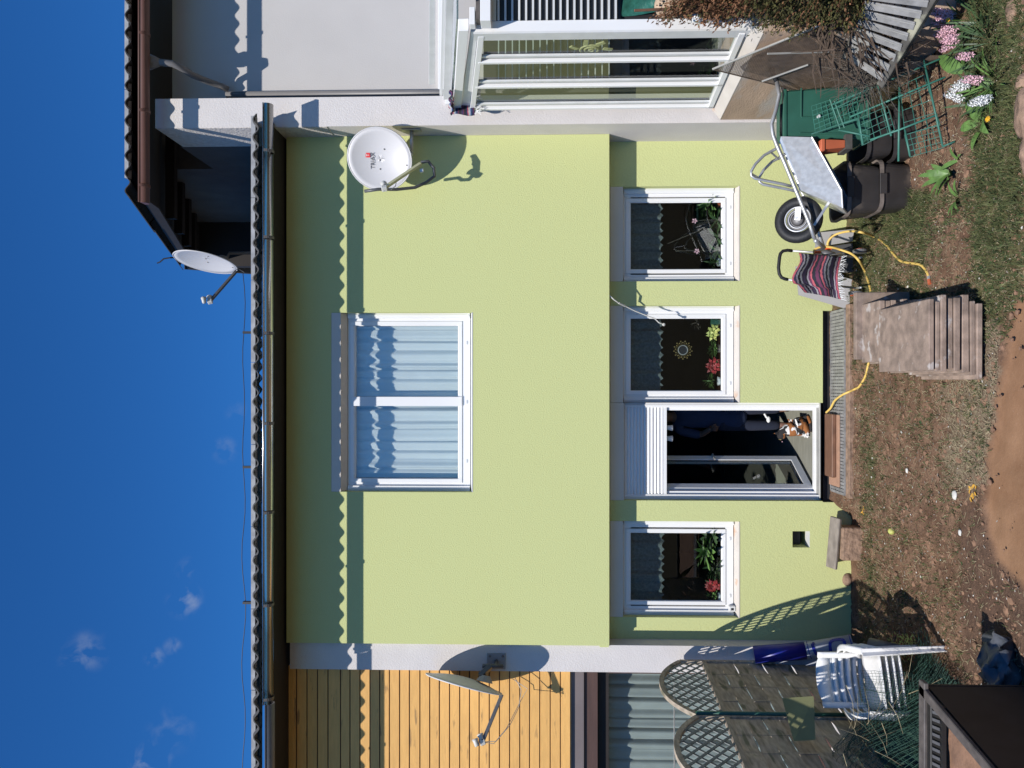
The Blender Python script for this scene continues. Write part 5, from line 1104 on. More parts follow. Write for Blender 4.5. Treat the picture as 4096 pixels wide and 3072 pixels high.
for a, b in (((3068, 206), (3318, 198)), ((3046, 317), (3232, 250))): build(MB().bar(Sc(*a) + o_, Sc(*b) + o_, .014, .012), 'support_bar', m_alu, scn, bevel=.002)
fr_ = thing('slatted_frame', 'grey metal slatted frame with old wooden rails lying tilted beside the flower bed', 'slatted frame', G(3560, 300))
TL, BL, TR, BR = P(3390, 218, -1.88), P(3540, 316, -2.06), P(3492, -50, -2.45), P(3748, -30, -2.66)
nrm = (TR - TL).cross(BL - TL).normalized(); nrm = nrm if nrm.z > 0 else -nrm
for q_ in (BL.lerp(TL, .45) + V3((.06, 0, 0)), BR): build(MB().bar(q_ - nrm * .03, V3((q_.x + .02, q_.y + .03, gh(q_.x, q_.y) - .02)), .035, .035, (0, 1, 0)), 'leg', m_bark, fr_)
build(MB().bar(TL - (TR - TL) * .06, TR, .055, .05, nrm), 'side_rail', m_oldw, fr_, bevel=.006); build(MB().bar(BL - (BR - BL) * .08, BR, .065, .06, nrm), 'side_rail', m_oldw, fr_, bevel=.006)
for i in range(8):
    t = (i + .3) / 8; a, b = TL.lerp(TR, t), BL.lerp(BR, t); w_ = .062
    build(MB().bar(a + nrm * .028, b + nrm * .036, w_, .014, nrm), 'slat', m_alus, fr_, bevel=.003)
    build(MB().bar(a + nrm * .036 + (TR - TL).normalized() * .017, b + nrm * .044 + (BR - BL).normalized() * .017, .006, .010, nrm), 'slat_ridge', m_alu, fr_)
tw = MB(); 
for k in range(420):
    c = P(R.uniform(3180, 3500), R.uniform(190, 345), R.uniform(-2.0, -1.62)); c.z = max(gh(c.x, c.y) + .02, min(c.z, .75)); d = V3((R.gauss(0, .5), R.gauss(0, .3), R.gauss(-.2, .8))).normalized(); L_ = R.uniform(.12, .45); pts = [c]
    for j in range(4): d = (d + V3((R.gauss(0, .25), R.gauss(0, .2), R.gauss(0, .2)))).normalized(); pts.append(pts[-1] + d * L_ / 4)
    tw.tube(pts, [.0026 * R.uniform(.5, 1.3)] * 4 + [.001], 3)
build(tw, 'brushwood', m_twig, label='tangle of dry grey twigs piled between the mesh screen and slatted frame', cat='brushwood', kind='stuff')
tw = MB()
for k in range(160):
    c = P(R.uniform(3240, 3620), R.uniform(0, 240), R.uniform(-2.25, -1.95)); d = V3((R.gauss(0, .9), R.gauss(0, .3), R.gauss(-.2, .3))).normalized(); tw.tube([c, c + d * .15 + V3((0, 0, R.gauss(0, .02))), c + d * .32], [.008, .006, .002], 4)
build(tw, 'branch_heap', m_bark, label='dark thick branches heaped under the conifer behind the slatted frame', cat='branches', kind='stuff')
# ------------------------------------------------------------------ conifer
cf = thing('conifer_bush', 'half dead brown and green conifer bush in front of the sunroom corner', 'conifer', (3.35, -2.35, .2))
build(MB().tube([(3.35, -2.35, .15), (3.24, -2.35, .9), (3.15, -2.36, 1.8)], [.05, .04, .015], 8), 'trunk', m_bark, cf, smooth=True)
gm, bm_, lm = MB(), MB(), MB()
ctr = V3((3.20, -2.38, 1.45))
core = MB().ball((0, 0, 0), 1, 26, 34)
core.v = [ctr + V3((p.x * .30, p.y * .26, p.z * .48)) * (1 + .25 * noise.noise(p * 2.5) + .16 * noise.noise(p * 7)) for p in core.v]
build(core, 'inner_foliage', m_bark, cf)
for k in range(420):
    h = R.random(); a = R.uniform(0, 2 * pi); base = V3((3.14 + .03 * cos(a), -2.36, .92 + 1.2 * h)); rd = .46 * (1 - .30 * h) * R.uniform(.72, 1.08)
    tip = base + V3((cos(a) * rd, sin(a) * rd * .75, .10 + .35 * h - .18 * R.random())); mid = base.lerp(tip, .5) + V3((0, 0, -.04)); lm.tube([base, mid, tip], [.007, .004, .002], 4)
    for j in range(90):
        t = .35 + .68 * R.random() ** .7; q = base.lerp(mid, t * 2) if t < .5 else mid.lerp(tip, (t - .5) * 2); q = q + V3((R.gauss(0, .03), R.gauss(0, .03), R.gauss(0, .03)))
        d = ((tip - base).normalized() + V3((R.gauss(0, .6), R.gauss(0, .6), R.gauss(.15, .45)))).normalized(); tg = bm_ if (h > .62 and R.random() < .75) or R.random() < .13 else gm; L_ = R.uniform(.016, .040)
        s_ = d.orthogonal().normalized(); s_ = (s_ * cos(k + j) + d.cross(s_) * sin(k + j)) * .007; tg.q(q, q + d * L_ * .5 + s_, q + d * L_, q + d * L_ * .5 - s_)
build(gm, 'foliage', m_tgreen, cf); build(bm_, 'dead_foliage', m_tbrown, cf); build(lm, 'branches', m_tbrown, cf)
# ------------------------------------------------------------------ lattice fence between the gardens
XF = -2.95
def fence(ya, yb, z0, label):
    t = thing('lattice_fence', label, 'fence', (XF, (ya + yb) / 2, gh(XF, (ya + yb) / 2)), 'arched lattice fence panels'); L_ = ya - yb; zs_ = lambda u: z0 + .07 * L_ * u
    def Pt(u, z, dx=0): return V3((XF + dx, ya - L_ * u, z + .07 * L_ * u))
    zr = z0 + 1.66; ze = z0 + 1.91; za = z0 + 2.16
    arch = lambda u: ze + (za - ze) * (1 - (abs(2 * u - 1)) ** 2.2)
    ap = [Pt(u, arch(u)) for u in [k / 20 for k in range(21)]]
    mb = MB(); 
    for a, b in zip(ap, ap[1:]): mb.bar(a, b + (b - a) * .05, .045, .04, (1, 0, 0))
    build(mb, 'arch_rail', m_fence, t); build(MB().bar(Pt(0, zr), Pt(1, zr), .045, .05, (1, 0, 0)), 'rail', m_fence, t); build(MB().bar(Pt(0, z0 + .12), Pt(1, z0 + .12), .045, .05, (1, 0, 0)), 'rail', m_fence, t)
    for u in (0, 1): build(MB().bar(Pt(u, z0 + .1), Pt(u, ze), .045, .045, (1, 0, 0)), 'stile', m_fence, t)
    for dirn in (1, -1):
        c = -1.2
        while c < 1.6:
            pts = []
            for k in range(41):
                u = k / 40; z = zr + (u * L_ - .0) * dirn * .82 + c * 1.0 * (1 if dirn > 0 else 1) + (0 if dirn > 0 else .5)
                if zr < z < arch(u): pts.append((u, z))
            if len(pts) >= 2: build(MB().bar(Pt(*pts[0], dx=.009 * dirn), Pt(*pts[-1], dx=.009 * dirn), .022, .008, (1, 0, 0)), 'lattice_slat', m_lat, t)
            c += .115
    nb = 10; bh = (zr - z0 - .19) / nb
    for i in range(nb):
        zc = z0 + .17 + bh * i; sg = 1 if i % 2 else -1; mb = MB()
        def f(u, v): return Pt(.02 + .96 * u, zc + .003 + (bh - .005) * v + .003 * sin(u * 23 + i), dx=.011 * sg * sin(u * pi * 4) + R.uniform(-.0008, .0008))
        build(mb.grid(f, 24, 1), 'board', m_fence, t, solid=.007)
    for k in range(1, 4): build(MB().bar(Pt(k / 4, z0 + .14), Pt(k / 4, zr), .03, .012, (1, 0, 0)), 'batten', m_fence, t)
    return t
fence(-.02, -1.33, .0, 'weathered arched lattice fence panel reaching the white party wall')
fence(-1.37, -2.66, .10, 'weathered arched lattice fence panel nearer the black raised box')
build(MB().tube([(XF + .03, -1.35, .1), (XF + .03, -1.35, 2.02)], .02, 10), 'fence_post', m_gbin, label='dark green tube post between the two lattice fence panels', cat='post', smooth=True)
# washing line
build(MB().tube([P(2697, 2735, -.02), P(2697, 2900, -.45), P(2698, 3120, -.9)], .006, 6), 'washing_line', m_wcable, label='pale washing line stretched in front of the brown framed window', cat='line')
# rolled banner and flat sheet against the party wall
A, B = P(3018, 2618, -.06), P(3228, 2602, -.16); C2 = P(3412, 2572, -.30); rr = .088
build(MB().tube([A, B, C2], rr * .97, 24), 'rolled_banner', m_vinyl, label='rolled blue and pale vinyl banner with a large letter leaning on the party wall', cat='banner', smooth=True)
bn = bpy.data.objects['rolled_banner']
build(MB().tube([A + V3((0, 0, .004)), A.lerp(B, .97)], rr * 1.0, 24), 'blue_band', m_blue, bn, smooth=True)
for t_ in (.04, .96): q0 = B.lerp(C2, t_); build(MB().tube([q0, q0 + (C2 - B).normalized() * .008], rr * .99, 24), 'print_line', m_blue, bn)
d_ = (C2 - B).normalized(); fx = V3((1, 0, 0)); fx = (fx - d_ * fx.dot(d_)).normalized(); fn = d_.cross(fx); fn = fn if fn.y < 0 else -fn
spath = [(.95, .16), (.95, .10), (.2, .10), (-.75, .13), (-.95, .22), (-.9, .42), (-.6, .50), (.1, .52), (.75, .56), (.95, .66), (.9, .84), (.6, .90), (-.6, .90), (-.95, .88), (-.95, .80)]
mb = MB(); pts = []
for a, b in zip(spath, spath[1:]):
    for k in range(6): pts.append((a[0] + (b[0] - a[0]) * k / 6, a[1] + (b[1] - a[1]) * k / 6))
for (a0, t0), (a1, t1) in zip(pts, pts[1:]):
    def S_(a, t): an = a * .80; return B.lerp(C2, .08 + .84 * t) + (fx * sin(an + .25) + fn * cos(an + .25)) * rr * 1.015
    p, q = S_(a0, t0), S_(a1, t1)
    if (q - p).length < 1e-5: continue
    mb.bar(p, q + (q - p) * .3, .030, .003, (p - B.lerp(C2, .08 + .84 * t0)).normalized())
build(mb, 'printed_letter', m_blue, bn)
leaning([(3030, 2632, -.02), (3262, 2606, -.08), (3300, 2668, -.10), (3046, 2672, -.03)], m_vinyl, 'vinyl_sheet', 'flat pale blue vinyl sheet leaning beside the rolled banner', .006, 'sheet')
build(MB().tube([P(3480, 2572, -1.05), P(3592, 2600, -1.25)], .05, 14), 'plastic_pipe', m_greyp, label='dark grey plastic pipe lying beside the legs of the white chairs', cat='pipe', smooth=True)
# ------------------------------------------------------------------ stacked white chairs
def chair(base, ang, label, part_label=None):
    t = thing('plastic_chair', label, 'chair', base, 'white plastic chairs in one stack'); Mx = Matrix.Translation(base) @ Matrix.Rotation(ang, 4, 'Z') @ Matrix.Diagonal((.92, .92, .88, 1))
    def bl(mb, n, **k): return build(mb.tf(Mx), n, m_chair, t, **k)
    ws, ds, hs_ = .235, .22, .42
    bl(MB().grid(lambda u, v: (-ws + 2 * ws * u, -ds + 2 * ds * v, hs_ - .02 * sin(u * pi) * sin(v * pi) + .02 * (1 - v)), 8, 8), 'seat', smooth=True, solid=.012)
    # backrest: frame plus slats with slots between
    def bk(x, z): return V3((x, ds + .02 + .16 * (z - .44) - .05 * (1 - (x / .24) ** 2) * -1, z))
    for i, (za, zb2) in enumerate(((.52, .555), (.585, .62), (.65, .685), (.715, .84))):
        bl(MB().grid(lambda u, v: bk(-.20 + .40 * u, za + (zb2 - za) * v - (.03 * abs(2 * u - 1) ** 3 if i == 3 and v > .5 else 0)), 10, 2), 'back_slat' if i < 3 else 'top_rail', smooth=True, solid=.010)
    for s in (-1, 1):
        bl(MB().grid(lambda u, v: bk(s * (.195 + .05 * v), .42 + .40 * u), 8, 2), 'back_upright', smooth=True, solid=.012)
        bl(MB().grid(lambda u, v: V3((s * (.235 + .055 * v + .03 * sin(u * pi)), ds + .04 - .44 * u, .64 + .03 * sin(u * pi) - .16 * max(0, u - .75) ** 1.2 * 4 * .5 - .012 * v)), 16, 3), 'armrest', smooth=True, solid=.014)
        for f_, nm in ((-1, 'leg'), (1, 'leg')):
            yt = f_ * ds; zt2 = .60 if f_ < 0 else .46
            def lg(u, v): w3 = (.055 - .020 * u); x = s * (.255 + .035 * u) ; return V3((x + (v - .5) * w3 * 1.2 * s, yt + f_ * (.02 + .06 * u) + (.028 - abs(v - .5) * .056) * -f_, zt2 * (1 - u)))
            bl(MB().grid(lg, 6, 4), nm, smooth=False, solid=.008)
    return t
cbp = G(3655, 2728); cbp.z -= .005; cbp = V3((-2.47, -1.74, gh(-2.47, -1.74)))
for i in range(4):
    chair(cbp + V3((0, -.006 * i, .055 * i)), radians(18), 'white plastic garden chair, the %s of the stack beside the lattice fence' % ('lowest', 'second from the bottom', 'second from the top', 'topmost')[i])
# ------------------------------------------------------------------ netting heap, tarp and olive board
olv = build(MB().prism([P(3130, 2798, -1.75), P(3255, 2790, -1.9), P(3262, 2960, -2.15), P(3175, 2965, -2.1)], (.006, .012, 0)), 'olive_board', m_olive, label='thin olive board leaning on the fence behind the white chairs', cat='board')
def heap(x, y): return .82 * math.exp(-((x + 2.95) / .46) ** 2 - ((y + 2.12) / .50) ** 2)
def tarp(u, v):
    x = -3.5 + 1.12 * u; y = -2.95 + 1.55 * v; n_ = noise.noise(V3((x * 5, y * 5, 2))) * .07 + noise.noise(V3((x * 14, y * 14, 6))) * .03
    return (x + n_ * .5, y + n_ * .3, max(gh(x, y) - .01, gh(x, y) + heap(x, y) * .8 + n_))
build(MB().grid(tarp, 60, 60), 'dark_tarp', m_tarp, label='dark green crumpled tarp heaped below the lattice fence', cat='tarp', smooth=True)
nm = MB()
for layer in range(5):
    ang = R.uniform(-.6, .6); cxn, cyn = -2.92 + R.uniform(-.1, .15), -2.02 + R.uniform(-.15, .15)
    for k in range(26):
        for dr in (0, 1):
            pts = []
            for j in range(15):
                a, b = (k / 25 - .5) * 1.1, (j / 14 - .5) * 1.2
                if dr: a, b = b, a
                x = cxn + a * cos(ang) - b * sin(ang); y = cyn + a * sin(ang) + b * cos(ang)
                n_ = noise.noise(V3((x * 3.3, y * 3.3, layer * 7))); n2_ = noise.noise(V3((x * 12, y * 12, layer * 5)))
                pts.append(V3((x + .03 * n_ + .008 * n2_, y + .02 * n2_, gh(x, y) + heap(x, y) * (.85 + .06 * layer) + .05 * n_ + .018 * n2_ + .03 + .02 * layer)))
            nm.tube(pts, .0016, 3)
build(nm, 'netting', m_net, label='tangled heap of green garden netting in front of the white chairs', cat='netting', kind='stuff')
# net draped over the chairs
dn = MB()
for k in range(30):
    for dr in (0, 1):
        pts = []
        for j in range(22):
            a, b = k / 29, j / 21
            if dr: a, b = b, a
            x = -2.74 + .50 * a + .02 * noise.noise(V3((a * 9, b * 9, 1))); z = .18 + .72 * b; y = -2.10 - .12 * (1 - b) + .05 * noise.noise(V3((a * 6, b * 6, 4))) - .04 * sin(a * 9)
            pts.append(V3((x, y, z)))
        dn.tube(pts, .0014, 3)
build(dn, 'draped_net', m_net, label='fine green net draped down over the front of the white chairs', cat='net', kind='stuff')
st = MB()
for k in range(26):
    a = P(R.uniform(3350, 3700), R.uniform(2740, 3060), R.uniform(-2.5, -2.1)); d = V3((R.gauss(0, .7), R.gauss(0, .3), R.gauss(0, .5))).normalized(); st.tube([a, a + d * .12 + V3((0, 0, -.02)), a + d * .28], [.0025, .002, .001], 3)
build(st, 'dry_stalks', m_straw, label='dry straw coloured stalks caught in the green netting', cat='stalks', kind='stuff')
lv = MB()
for k in range(240):
    q = G(R.uniform(3600, 3690), R.uniform(2545, 2625)); q += V3((R.gauss(0, .02), 0, R.uniform(0, .10))); leafblade(lv, q, (R.gauss(0, 1), R.gauss(0, 1), R.uniform(.2, 1)), .035, .012, .6, 2)
hp = build(lv, 'yellow_shrub', m_lpet, label='little yellow leaved shrub between the chair legs and bare soil', cat='shrub')
lv = MB()
for k in range(150):
    q = G(R.uniform(3590, 3700), R.uniform(2545, 2640)); q += V3((R.gauss(0, .03), 0, R.uniform(0, .09))); leafblade(lv, q, (R.gauss(0, 1), R.gauss(0, 1), R.uniform(.2, 1)), .03, .012, .6, 2)
build(lv, 'red_leaves', m_rpet, hp)
# ------------------------------------------------------------------ raised box in the near corner
zc = .90; Cn = P(3663, 2719, 0); Cn = V3((-1.98, -3.06, zc)); dR = (V3((-2.15, -3.91, zc)) - Cn).normalized(); dL = V3((-1, -.0, 0))
bx = thing('raised_box', 'black sided raised bed box filled with brown soil in the near corner', 'raised bed', (-2.5, -3.6, .2))
E1 = Cn + dR * 1.9; E2 = Cn + dL * 1.6; E3 = E2 + dR * 1.9; zb2 = gh(-2, -3.2) - .1
def pn(a, b, z1_, z0_, th, n_): 
    n_ = V3(n_) * th; return MB().hexa([V3((a.x, a.y, z0_)), V3((b.x, b.y, z0_)), V3((b.x, b.y, z0_)) + n_, V3((a.x, a.y, z0_)) + n_, V3((a.x, a.y, z1_)), V3((b.x, b.y, z1_)), V3((b.x, b.y, z1_)) + n_, V3((a.x, a.y, z1_)) + n_])
nR = V3((dR.y, -dR.x, 0)); nR = nR if nR.x < 0 else -nR
build(pn(Cn, E1, zc - .03, zb2, .02, nR), 'side_board', m_blk, bx); build(pn(Cn, E2, zc - .03, zb2, .02, (0, -1, 0)), 'side_board', m_blk, bx)
build(pn(E2, E3, zc - .03, zb2, .02, (1, 0, 0)), 'side_board', m_blk, bx); build(pn(E1, E3, zc - .03, zb2, .02, (0, 1, 0)), 'side_board', m_blk, bx)
up = V3((0, 0, 1)); build(MB().bar(Cn + nR * .03, E1 + nR * .03, .065, .03, up), 'rim_rail', m_rim, bx, bevel=.005)
build(MB().bar(Cn + V3((.03, -.03, 0)), E2 + V3((0, -.03, 0)), .075, .03, up), 'rim_rail', m_rim, bx, bevel=.005)
build(MB().bar(Cn + V3((-.05, -.115, .0)), E2 + V3((0, -.115, .0)), .05, .02, up), 'inner_rail', m_blk, bx, bevel=.004)
mb = MB()
for k in range(34): a = Cn.lerp(E2, (k + .5) / 34) + V3((-.05, -.15, .004)); mb.bar(a, a + V3((.02, -.085, 0)), .018, .006, up)
build(mb, 'grille', m_greyp, bx)
build(MB().hexa([Cn + V3((-.05, -.14, -.03)), E2 + V3((0, -.14, -.03)), E2 + V3((0, -.25, -.03)), Cn + V3((-.05, -.25, -.03)), Cn + V3((-.05, -.14, -.006)), E2 + V3((0, -.14, -.006)), E2 + V3((0, -.25, -.006)), Cn + V3((-.05, -.25, -.006))]), 'grille_backing', m_blk, bx)
build(MB().grid(lambda u, v: (Cn + nR * .07 + dL * (1.42 * u) + dR * (.05 + 1.75 * v)) * 1 + V3((0, 0, -.06 + .02 * noise.noise(V3((u * 6, v * 6, 0))) + .006 * noise.noise(V3((u * 40, v * 40, 0))))), 60, 60), 'soil', m_soil, bx, smooth=True)
bag = MB().ball((0, 0, 0), 1, 14, 20); q = G(4040, 2660)
bag.v = [V3((q.x + p.x * .20, q.y + p.y * .14, q.z + .07 + p.z * .09)) + V3((noise.noise(p * 2.2), noise.noise(p * 2.2 + V3((5, 5, 5))), noise.noise(p * 2.2 + V3((9, 0, 0))))) * .07 + V3((0, 0, .02)) * noise.noise(p * 6) for p in bag.v]
build(bag, 'plastic_bag', m_bag, label='crumpled grey blue plastic bag lying in the shade of the black box', cat='bag', smooth=True)
# ------------------------------------------------------------------ flower bed
def clump(name, label, cat, base, nl, L_, wd, m, spikes=0, pm=None, sh=.20, spread=.06, group=None, droop=.8, up_=1.0):
    t = thing(name, label, cat, base, group)
    for k in range(nl):
        a = R.uniform(0, 2 * pi); b = V3(base) + V3((cos(a), sin(a), 0)) * spread * R.random(); mb = MB()
        build(leafblade(mb, b, (cos(a) * .6, sin(a) * .6, up_), L_ * R.uniform(.7, 1.2), wd * R.uniform(.8, 1.2), droop, 5), 'leaf', m, t)
    for k in range(spikes):
        a = R.uniform(0, 2 * pi); b = V3(base) + V3((cos(a), sin(a), 0)) * spread * 1.2 * R.random(); tp_ = b + V3((R.gauss(0, .03), R.gauss(0, .03) - .02, sh * R.uniform(.8, 1.1)))
        build(MB().tube([b, tp_], .004, 5), 'stem', m, t); mb = MB()
        for j in range(15):
            h = j / 15; an = j * 2.4; c = b.lerp(tp_, .42 + .6 * h); r_ = .020 * (1.15 - h * .5)
            starflower(mb, c + V3((cos(an), sin(an), 0)) * r_, (cos(an), sin(an), .25), .030, .011, 6)
        build(mb, 'flower_spike', pm, t)
    return t
def yflower(px, py, h, label):
    b = G(px, py); t = thing('yellow_flower', label, 'flower', b, 'yellow flowers in the bed'); tp_ = b + V3((0, -.01, h)); build(MB().tube([b, tp_], .0025, 5), 'stem', m_leaf, t)
    mb = MB(); 
    for r_, til in ((.024, .1), (.018, .5), (.012, .9)): starflower(mb, tp_ + V3((0, 0, .003 * til)), (0, -.35, 1), r_, .010, 9, til)
    build(mb, 'bloom', m_yflo, t)
for (px, py, sp_, m_, lab) in ((3800, 75, 4, m_pink, 'pale pink hyacinths at the frame edge, uppermost clump of the flower bed'), (3830, 150, 5, m_pink, 'pale pink hyacinth clump just below the two small yellow flowers'), (3885, 255, 1, m_pink, 'single pale pink hyacinth beside the broad grey green leaf'),
                           (3870, 350, 2, m_wpet, 'white hyacinths with short leaves beyond the broad grey green leaf'), (3850, 415, 1, m_wpet, 'short white hyacinth nearest the yellow flower and broad leaves'), (3945, 395, 2, m_wpet, 'white hyacinth pair farthest from the house in the bed'), (3930, 320, 1, m_pink, 'small pink hyacinth between the white ones and the lawn')):
    clump('hyacinth', lab, 'hyacinth', G(px + 45, py), 9, .20, .02, m_leafd, sp_, m_, .21, .05, 'hyacinths in the flower bed')
clump('iris_leaves', 'dense clump of long narrow dark leaves behind the pink hyacinths', 'leaf clump', G(3915, 90), 46, .28, .014, m_leafd, spread=.16, droop=.9)
clump('iris_leaves', 'clump of narrow leaves between the white hyacinths and the lawn', 'leaf clump', G(3985, 330), 36, .22, .014, m_leaf, spread=.14, droop=1.1)
clump('iris_leaves', 'narrow arching leaves at the top edge of the bed by the lawn', 'leaf clump', G(3960, 170), 40, .26, .013, m_leafd, spread=.16, droop=1.0)
clump('tulip_leaves', 'few very broad grey green leaves between the wire rack and hyacinths', 'leaf clump', G(3858, 285), 4, .24, .10, m_leaf, spread=.03, droop=.9, up_=.7)
clump('tulip_leaves', 'broad leaf rosette with the yellow flower at the bed edge', 'leaf clump', G(3935, 480), 11, .20, .065, m_leaf, spread=.07, droop=1.2, up_=.7)
clump('tulip_leaves', 'clump of upright green tulip leaves near the black tubs', 'leaf clump', G(3800, 690), 11, .24, .045, m_leaf, spread=.06, droop=1.0)
clump('tulip_leaves', 'lower tulip leaf clump in the grass beyond the upright one', 'leaf clump', G(3835, 790), 6, .18, .04, m_leaf, spread=.05, droop=1.2)
clump('tulip_leaves', 'single small leaf pair on bare soil beside the wire rack foot', 'leaf clump', G(3835, 640), 3, .14, .035, m_leaf, spread=.02, droop=1.3)
yflower(3870, 82, .15, 'yellow flower between the two upper pink hyacinth clumps, nearer the lawn'); yflower(3812, 104, .13, 'yellow flower between the two upper pink hyacinth clumps, nearer the house'); yflower(3990, 478, .07, 'yellow flower beside the broad leaf rosette')
for i, (px, py, sx, sy, sz, lab) in enumerate(((4125, 440, .20, .13, .08, 'largest brown rock at the lawn edge beside the flower bed'), (4135, 610, .16, .10, .06, 'flat brown rock with pale spots next to the largest rock'), (4095, 330, .06, .06, .04, 'small brown rock on the upper side of the largest rock'), (4050, 50, .10, .05, .03, 'low brown stone half sunk in the lawn at the top corner'), (3562, 1985, .0, .0, .0, ''))):
    if not lab: continue
    q = G(px, py); mb = MB().ball((0, 0, 0), 1, 12, 16); mb.v = [q + V3((p.x * sx, p.y * sy, p.z * sz)) * (1 + .30 * noise.noise(p * 1.7 + V3((i, 0, 0))) + .10 * noise.noise(p * 5.5)) for p in mb.v]
    build(mb, 'rock', m_stone, label=lab, cat='rock', group='rocks at the lawn edge', smooth=True)
# litter one can point at
q = G(3578, 2125); build(MB().ball(q + V3((0, 0, .025)), .032, 8, 10), 'lemon', m_lpet, label='round pale yellow fruit lying on the soil in front of the vent', cat='fruit', smooth=True)
mb = MB()
for k in range(14): leafblade(mb, G(3893 + R.uniform(-14, 14), 1968 + R.uniform(-30, 30), .006), (R.gauss(0, 1), R.gauss(0, 1), .25), .04, .022, .2, 2)
build(mb, 'yellow_leaves', m_yel, label='heap of orange yellow leaves near the smooth earth path', cat='leaves')
mb = MB()
for k in range(6): leafblade(mb, G(3453 + R.uniform(-6, 6), 2045 + R.uniform(-16, 16), .006), (R.gauss(0, 1), R.gauss(0, 1), .25), .035, .018, .2, 2)
build(mb, 'yellow_leaves', m_yel, label='small bright yellow leaves close to the corner of the door', cat='leaves')
for i, (px, py, sx, lab) in enumerate(((3825, 1980, .030, 'pale grey stone with two lumps near the orange leaves'), (3634, 1882, .018, 'grey white stone lying alone on the soil in front of the door'), (3846, 2130, .019, 'bright white stone at the edge of the smooth path'))):
    q = G(px, py); mb = MB().ball((0, 0, 0), 1, 8, 10); mb.v = [q + V3((p.x * sx * 1.3, p.y * sx, p.z * sx * .5 + .01)) * 1 + V3((1, 1, 0)) * .01 * noise.noise(p * 3) for p in mb.v]; build(mb, 'pale_stone', m_chip, label=lab, cat='stone', smooth=True)
# ------------------------------------------------------------------ ground cover
def scatter(n, fn, box=(-3.4, 3.9, -4.2, .12)):
    out = 0; tries = 0
    while out < n and tries < n * 12:
        tries += 1; x = R.uniform(box[0], box[1]); y = R.uniform(box[2], box[3]); z = gh(x, y); V_, py_ = proj((x, y, z))
        if not (3250 < V_ < 4160 and -80 < py_ < 3150): continue
        mk = masks(x, y, z)
        if fn(x, y, z, mk, V_, py_): out += 1
g1, g2, s1_, c1_, w1_, l1_ = MB(), MB(), MB(), MB(), MB(), MB()
def tri(mb, x, y, z, L_, wd, lean=.7):
    a = R.uniform(0, 2 * pi); d = V3((cos(a) * lean * R.random(), sin(a) * lean * R.random(), 1)).normalized(); b = R.uniform(0, pi); s = V3((cos(b), sin(b), 0)) * wd; p = V3((x, y, z)); m_ = p + d * L_ * .55
    mb.q(p - s, p + s, m_ + s * .7, p + d * L_ + V3((d.x, d.y, 0)) * L_ * .3, m_ - s * .7)
def gblade(x, y, z, mk, V_, py_):
    t = mk[0] * (1 + .9 * noise.noise(V3((x * 5, y * 5, 0))))
    if R.random() > t * 1.15: return False
    for _ in range(3):
        tri(g1 if R.random() < .55 else g2, x + R.gauss(0, .012), y + R.gauss(0, .012), z - .004, R.uniform(.018, .055) * (1.45 if py_ < 1000 else 1), R.uniform(.002, .0045), 1.1)
    return True
scatter(15000, gblade)
def leafy(x, y, z, mk, V_, py_):
    if R.random() > mk[0] * mk[0] * 1.2: return False
    for k in range(5): a = R.uniform(0, 6.3); leafblade(l1_, (x, y, z), (cos(a), sin(a), .5), R.uniform(.02, .045), R.uniform(.008, .014), 1.0, 2)
    return True
scatter(1500, leafy)
def straw(x, y, z, mk, V_, py_):
    if R.random() > mk[1] * 1.1: return False
    a = R.uniform(0, pi); L_ = R.uniform(.015, .06); d = V3((cos(a), sin(a), R.uniform(-.05, .25))).normalized() * L_; s = V3((-sin(a), cos(a), 0)) * R.uniform(.0012, .0028); p = V3((x, y, z + .006)); s1_.q(p - s, p + s, p + d + s * .5, p + d - s * .5); return True
scatter(10500, straw)
def clod(x, y, z, mk, V_, py_):
    if mk[2] > .5 and R.random() > .06: return False
    r_ = R.uniform(.003, .010) * (1.6 if R.random() < .08 else 1); c1_.ball((x, y, z + r_ * .3), r_, 3, 5, (R.uniform(.8, 1.4), R.uniform(.8, 1.3), .8)); return True
scatter(5200, clod)
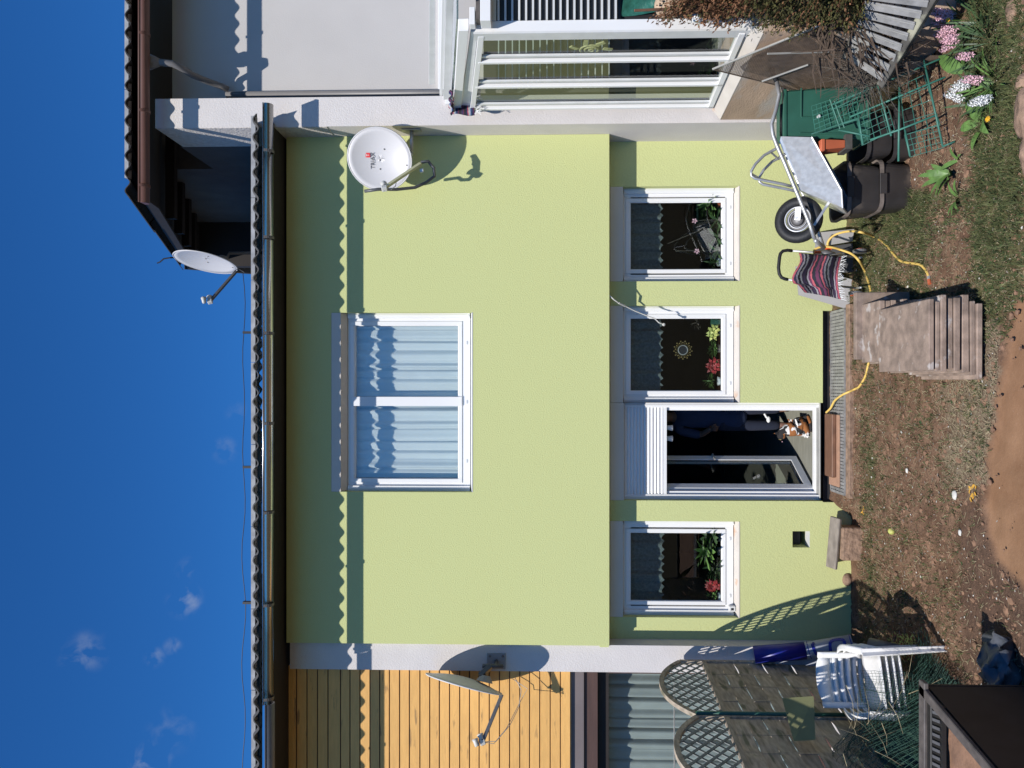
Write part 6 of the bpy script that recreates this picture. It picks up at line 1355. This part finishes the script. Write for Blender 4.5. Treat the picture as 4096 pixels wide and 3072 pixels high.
def lump(x, y, z, mk, V_, py_):
    if mk[0] > .45 or (mk[2] > .5 and V_ > path_edge(py_) + 30): return False
    if V_ < 3700 and R.random() < .6: return False
    r_ = R.uniform(.010, .024); n0 = len(c1_.v); c1_.ball((x, y, z + r_ * .1), r_, 5, 7, (R.uniform(.8, 1.5), R.uniform(.8, 1.4), .6))
    for i in range(n0, len(c1_.v)): p = c1_.v[i]; c1_.v[i] = p + V3((1, 1, .6)) * r_ * .5 * noise.noise(p * 60)
    return True
scatter(420, lump)
def chip(x, y, z, mk, V_, py_):
    if mk[2] > .5 and R.random() > .25: return False
    r_ = R.uniform(.002, .007) * (1.5 if R.random() < .06 else 1); a = R.uniform(0, 6.3); M_ = Matrix.Translation((x, y, z + .006)) @ Matrix.Rotation(a, 4, 'Z') @ Matrix.Rotation(R.uniform(-.5, .5), 4, 'X')
    w1_.q(*[M_ @ V3(p) for p in ((-r_ * 1.5, -r_, 0), (r_ * 1.2, -r_ * .8, 0), (r_ * 1.6, r_ * .7, .001), (-r_, r_, .002))]); return True
scatter(420, chip)
dl = MB()
def deadleaf(x, y, z, mk, V_, py_):
    if mk[2] > .5: return False
    a = R.uniform(0, 6.3); leafblade(dl, (x, y, z + .008), (cos(a), sin(a), .2), R.uniform(.015, .035), R.uniform(.006, .014), .4, 2); return True
scatter(900, deadleaf)
build(g1, 'grass', m_grass, label='short green grass and moss over the garden soil', cat='grass', kind='stuff'); build(g2, 'dark_grass', m_grassd, label='darker grass blades mixed into the short green grass', cat='grass', kind='stuff')
build(l1_, 'weeds', m_leafd, label='small broad leaved weeds in the green part of the garden', cat='weeds', kind='stuff')
build(s1_, 'dry_grass', m_straw, label='dry straw and dead grass scattered over the brown soil', cat='dry grass', kind='stuff')
build(c1_, 'soil_clods', m_clod, label='small clods of brown soil over the garden ground', cat='soil clods', kind='stuff'); build(w1_, 'white_chips', m_chip, label='small white chips and crumbs scattered on the soil', cat='chips', kind='stuff')
build(dl, 'dead_leaves', m_wood, label='small brown dead leaves lying on the soil', cat='leaves', kind='stuff')
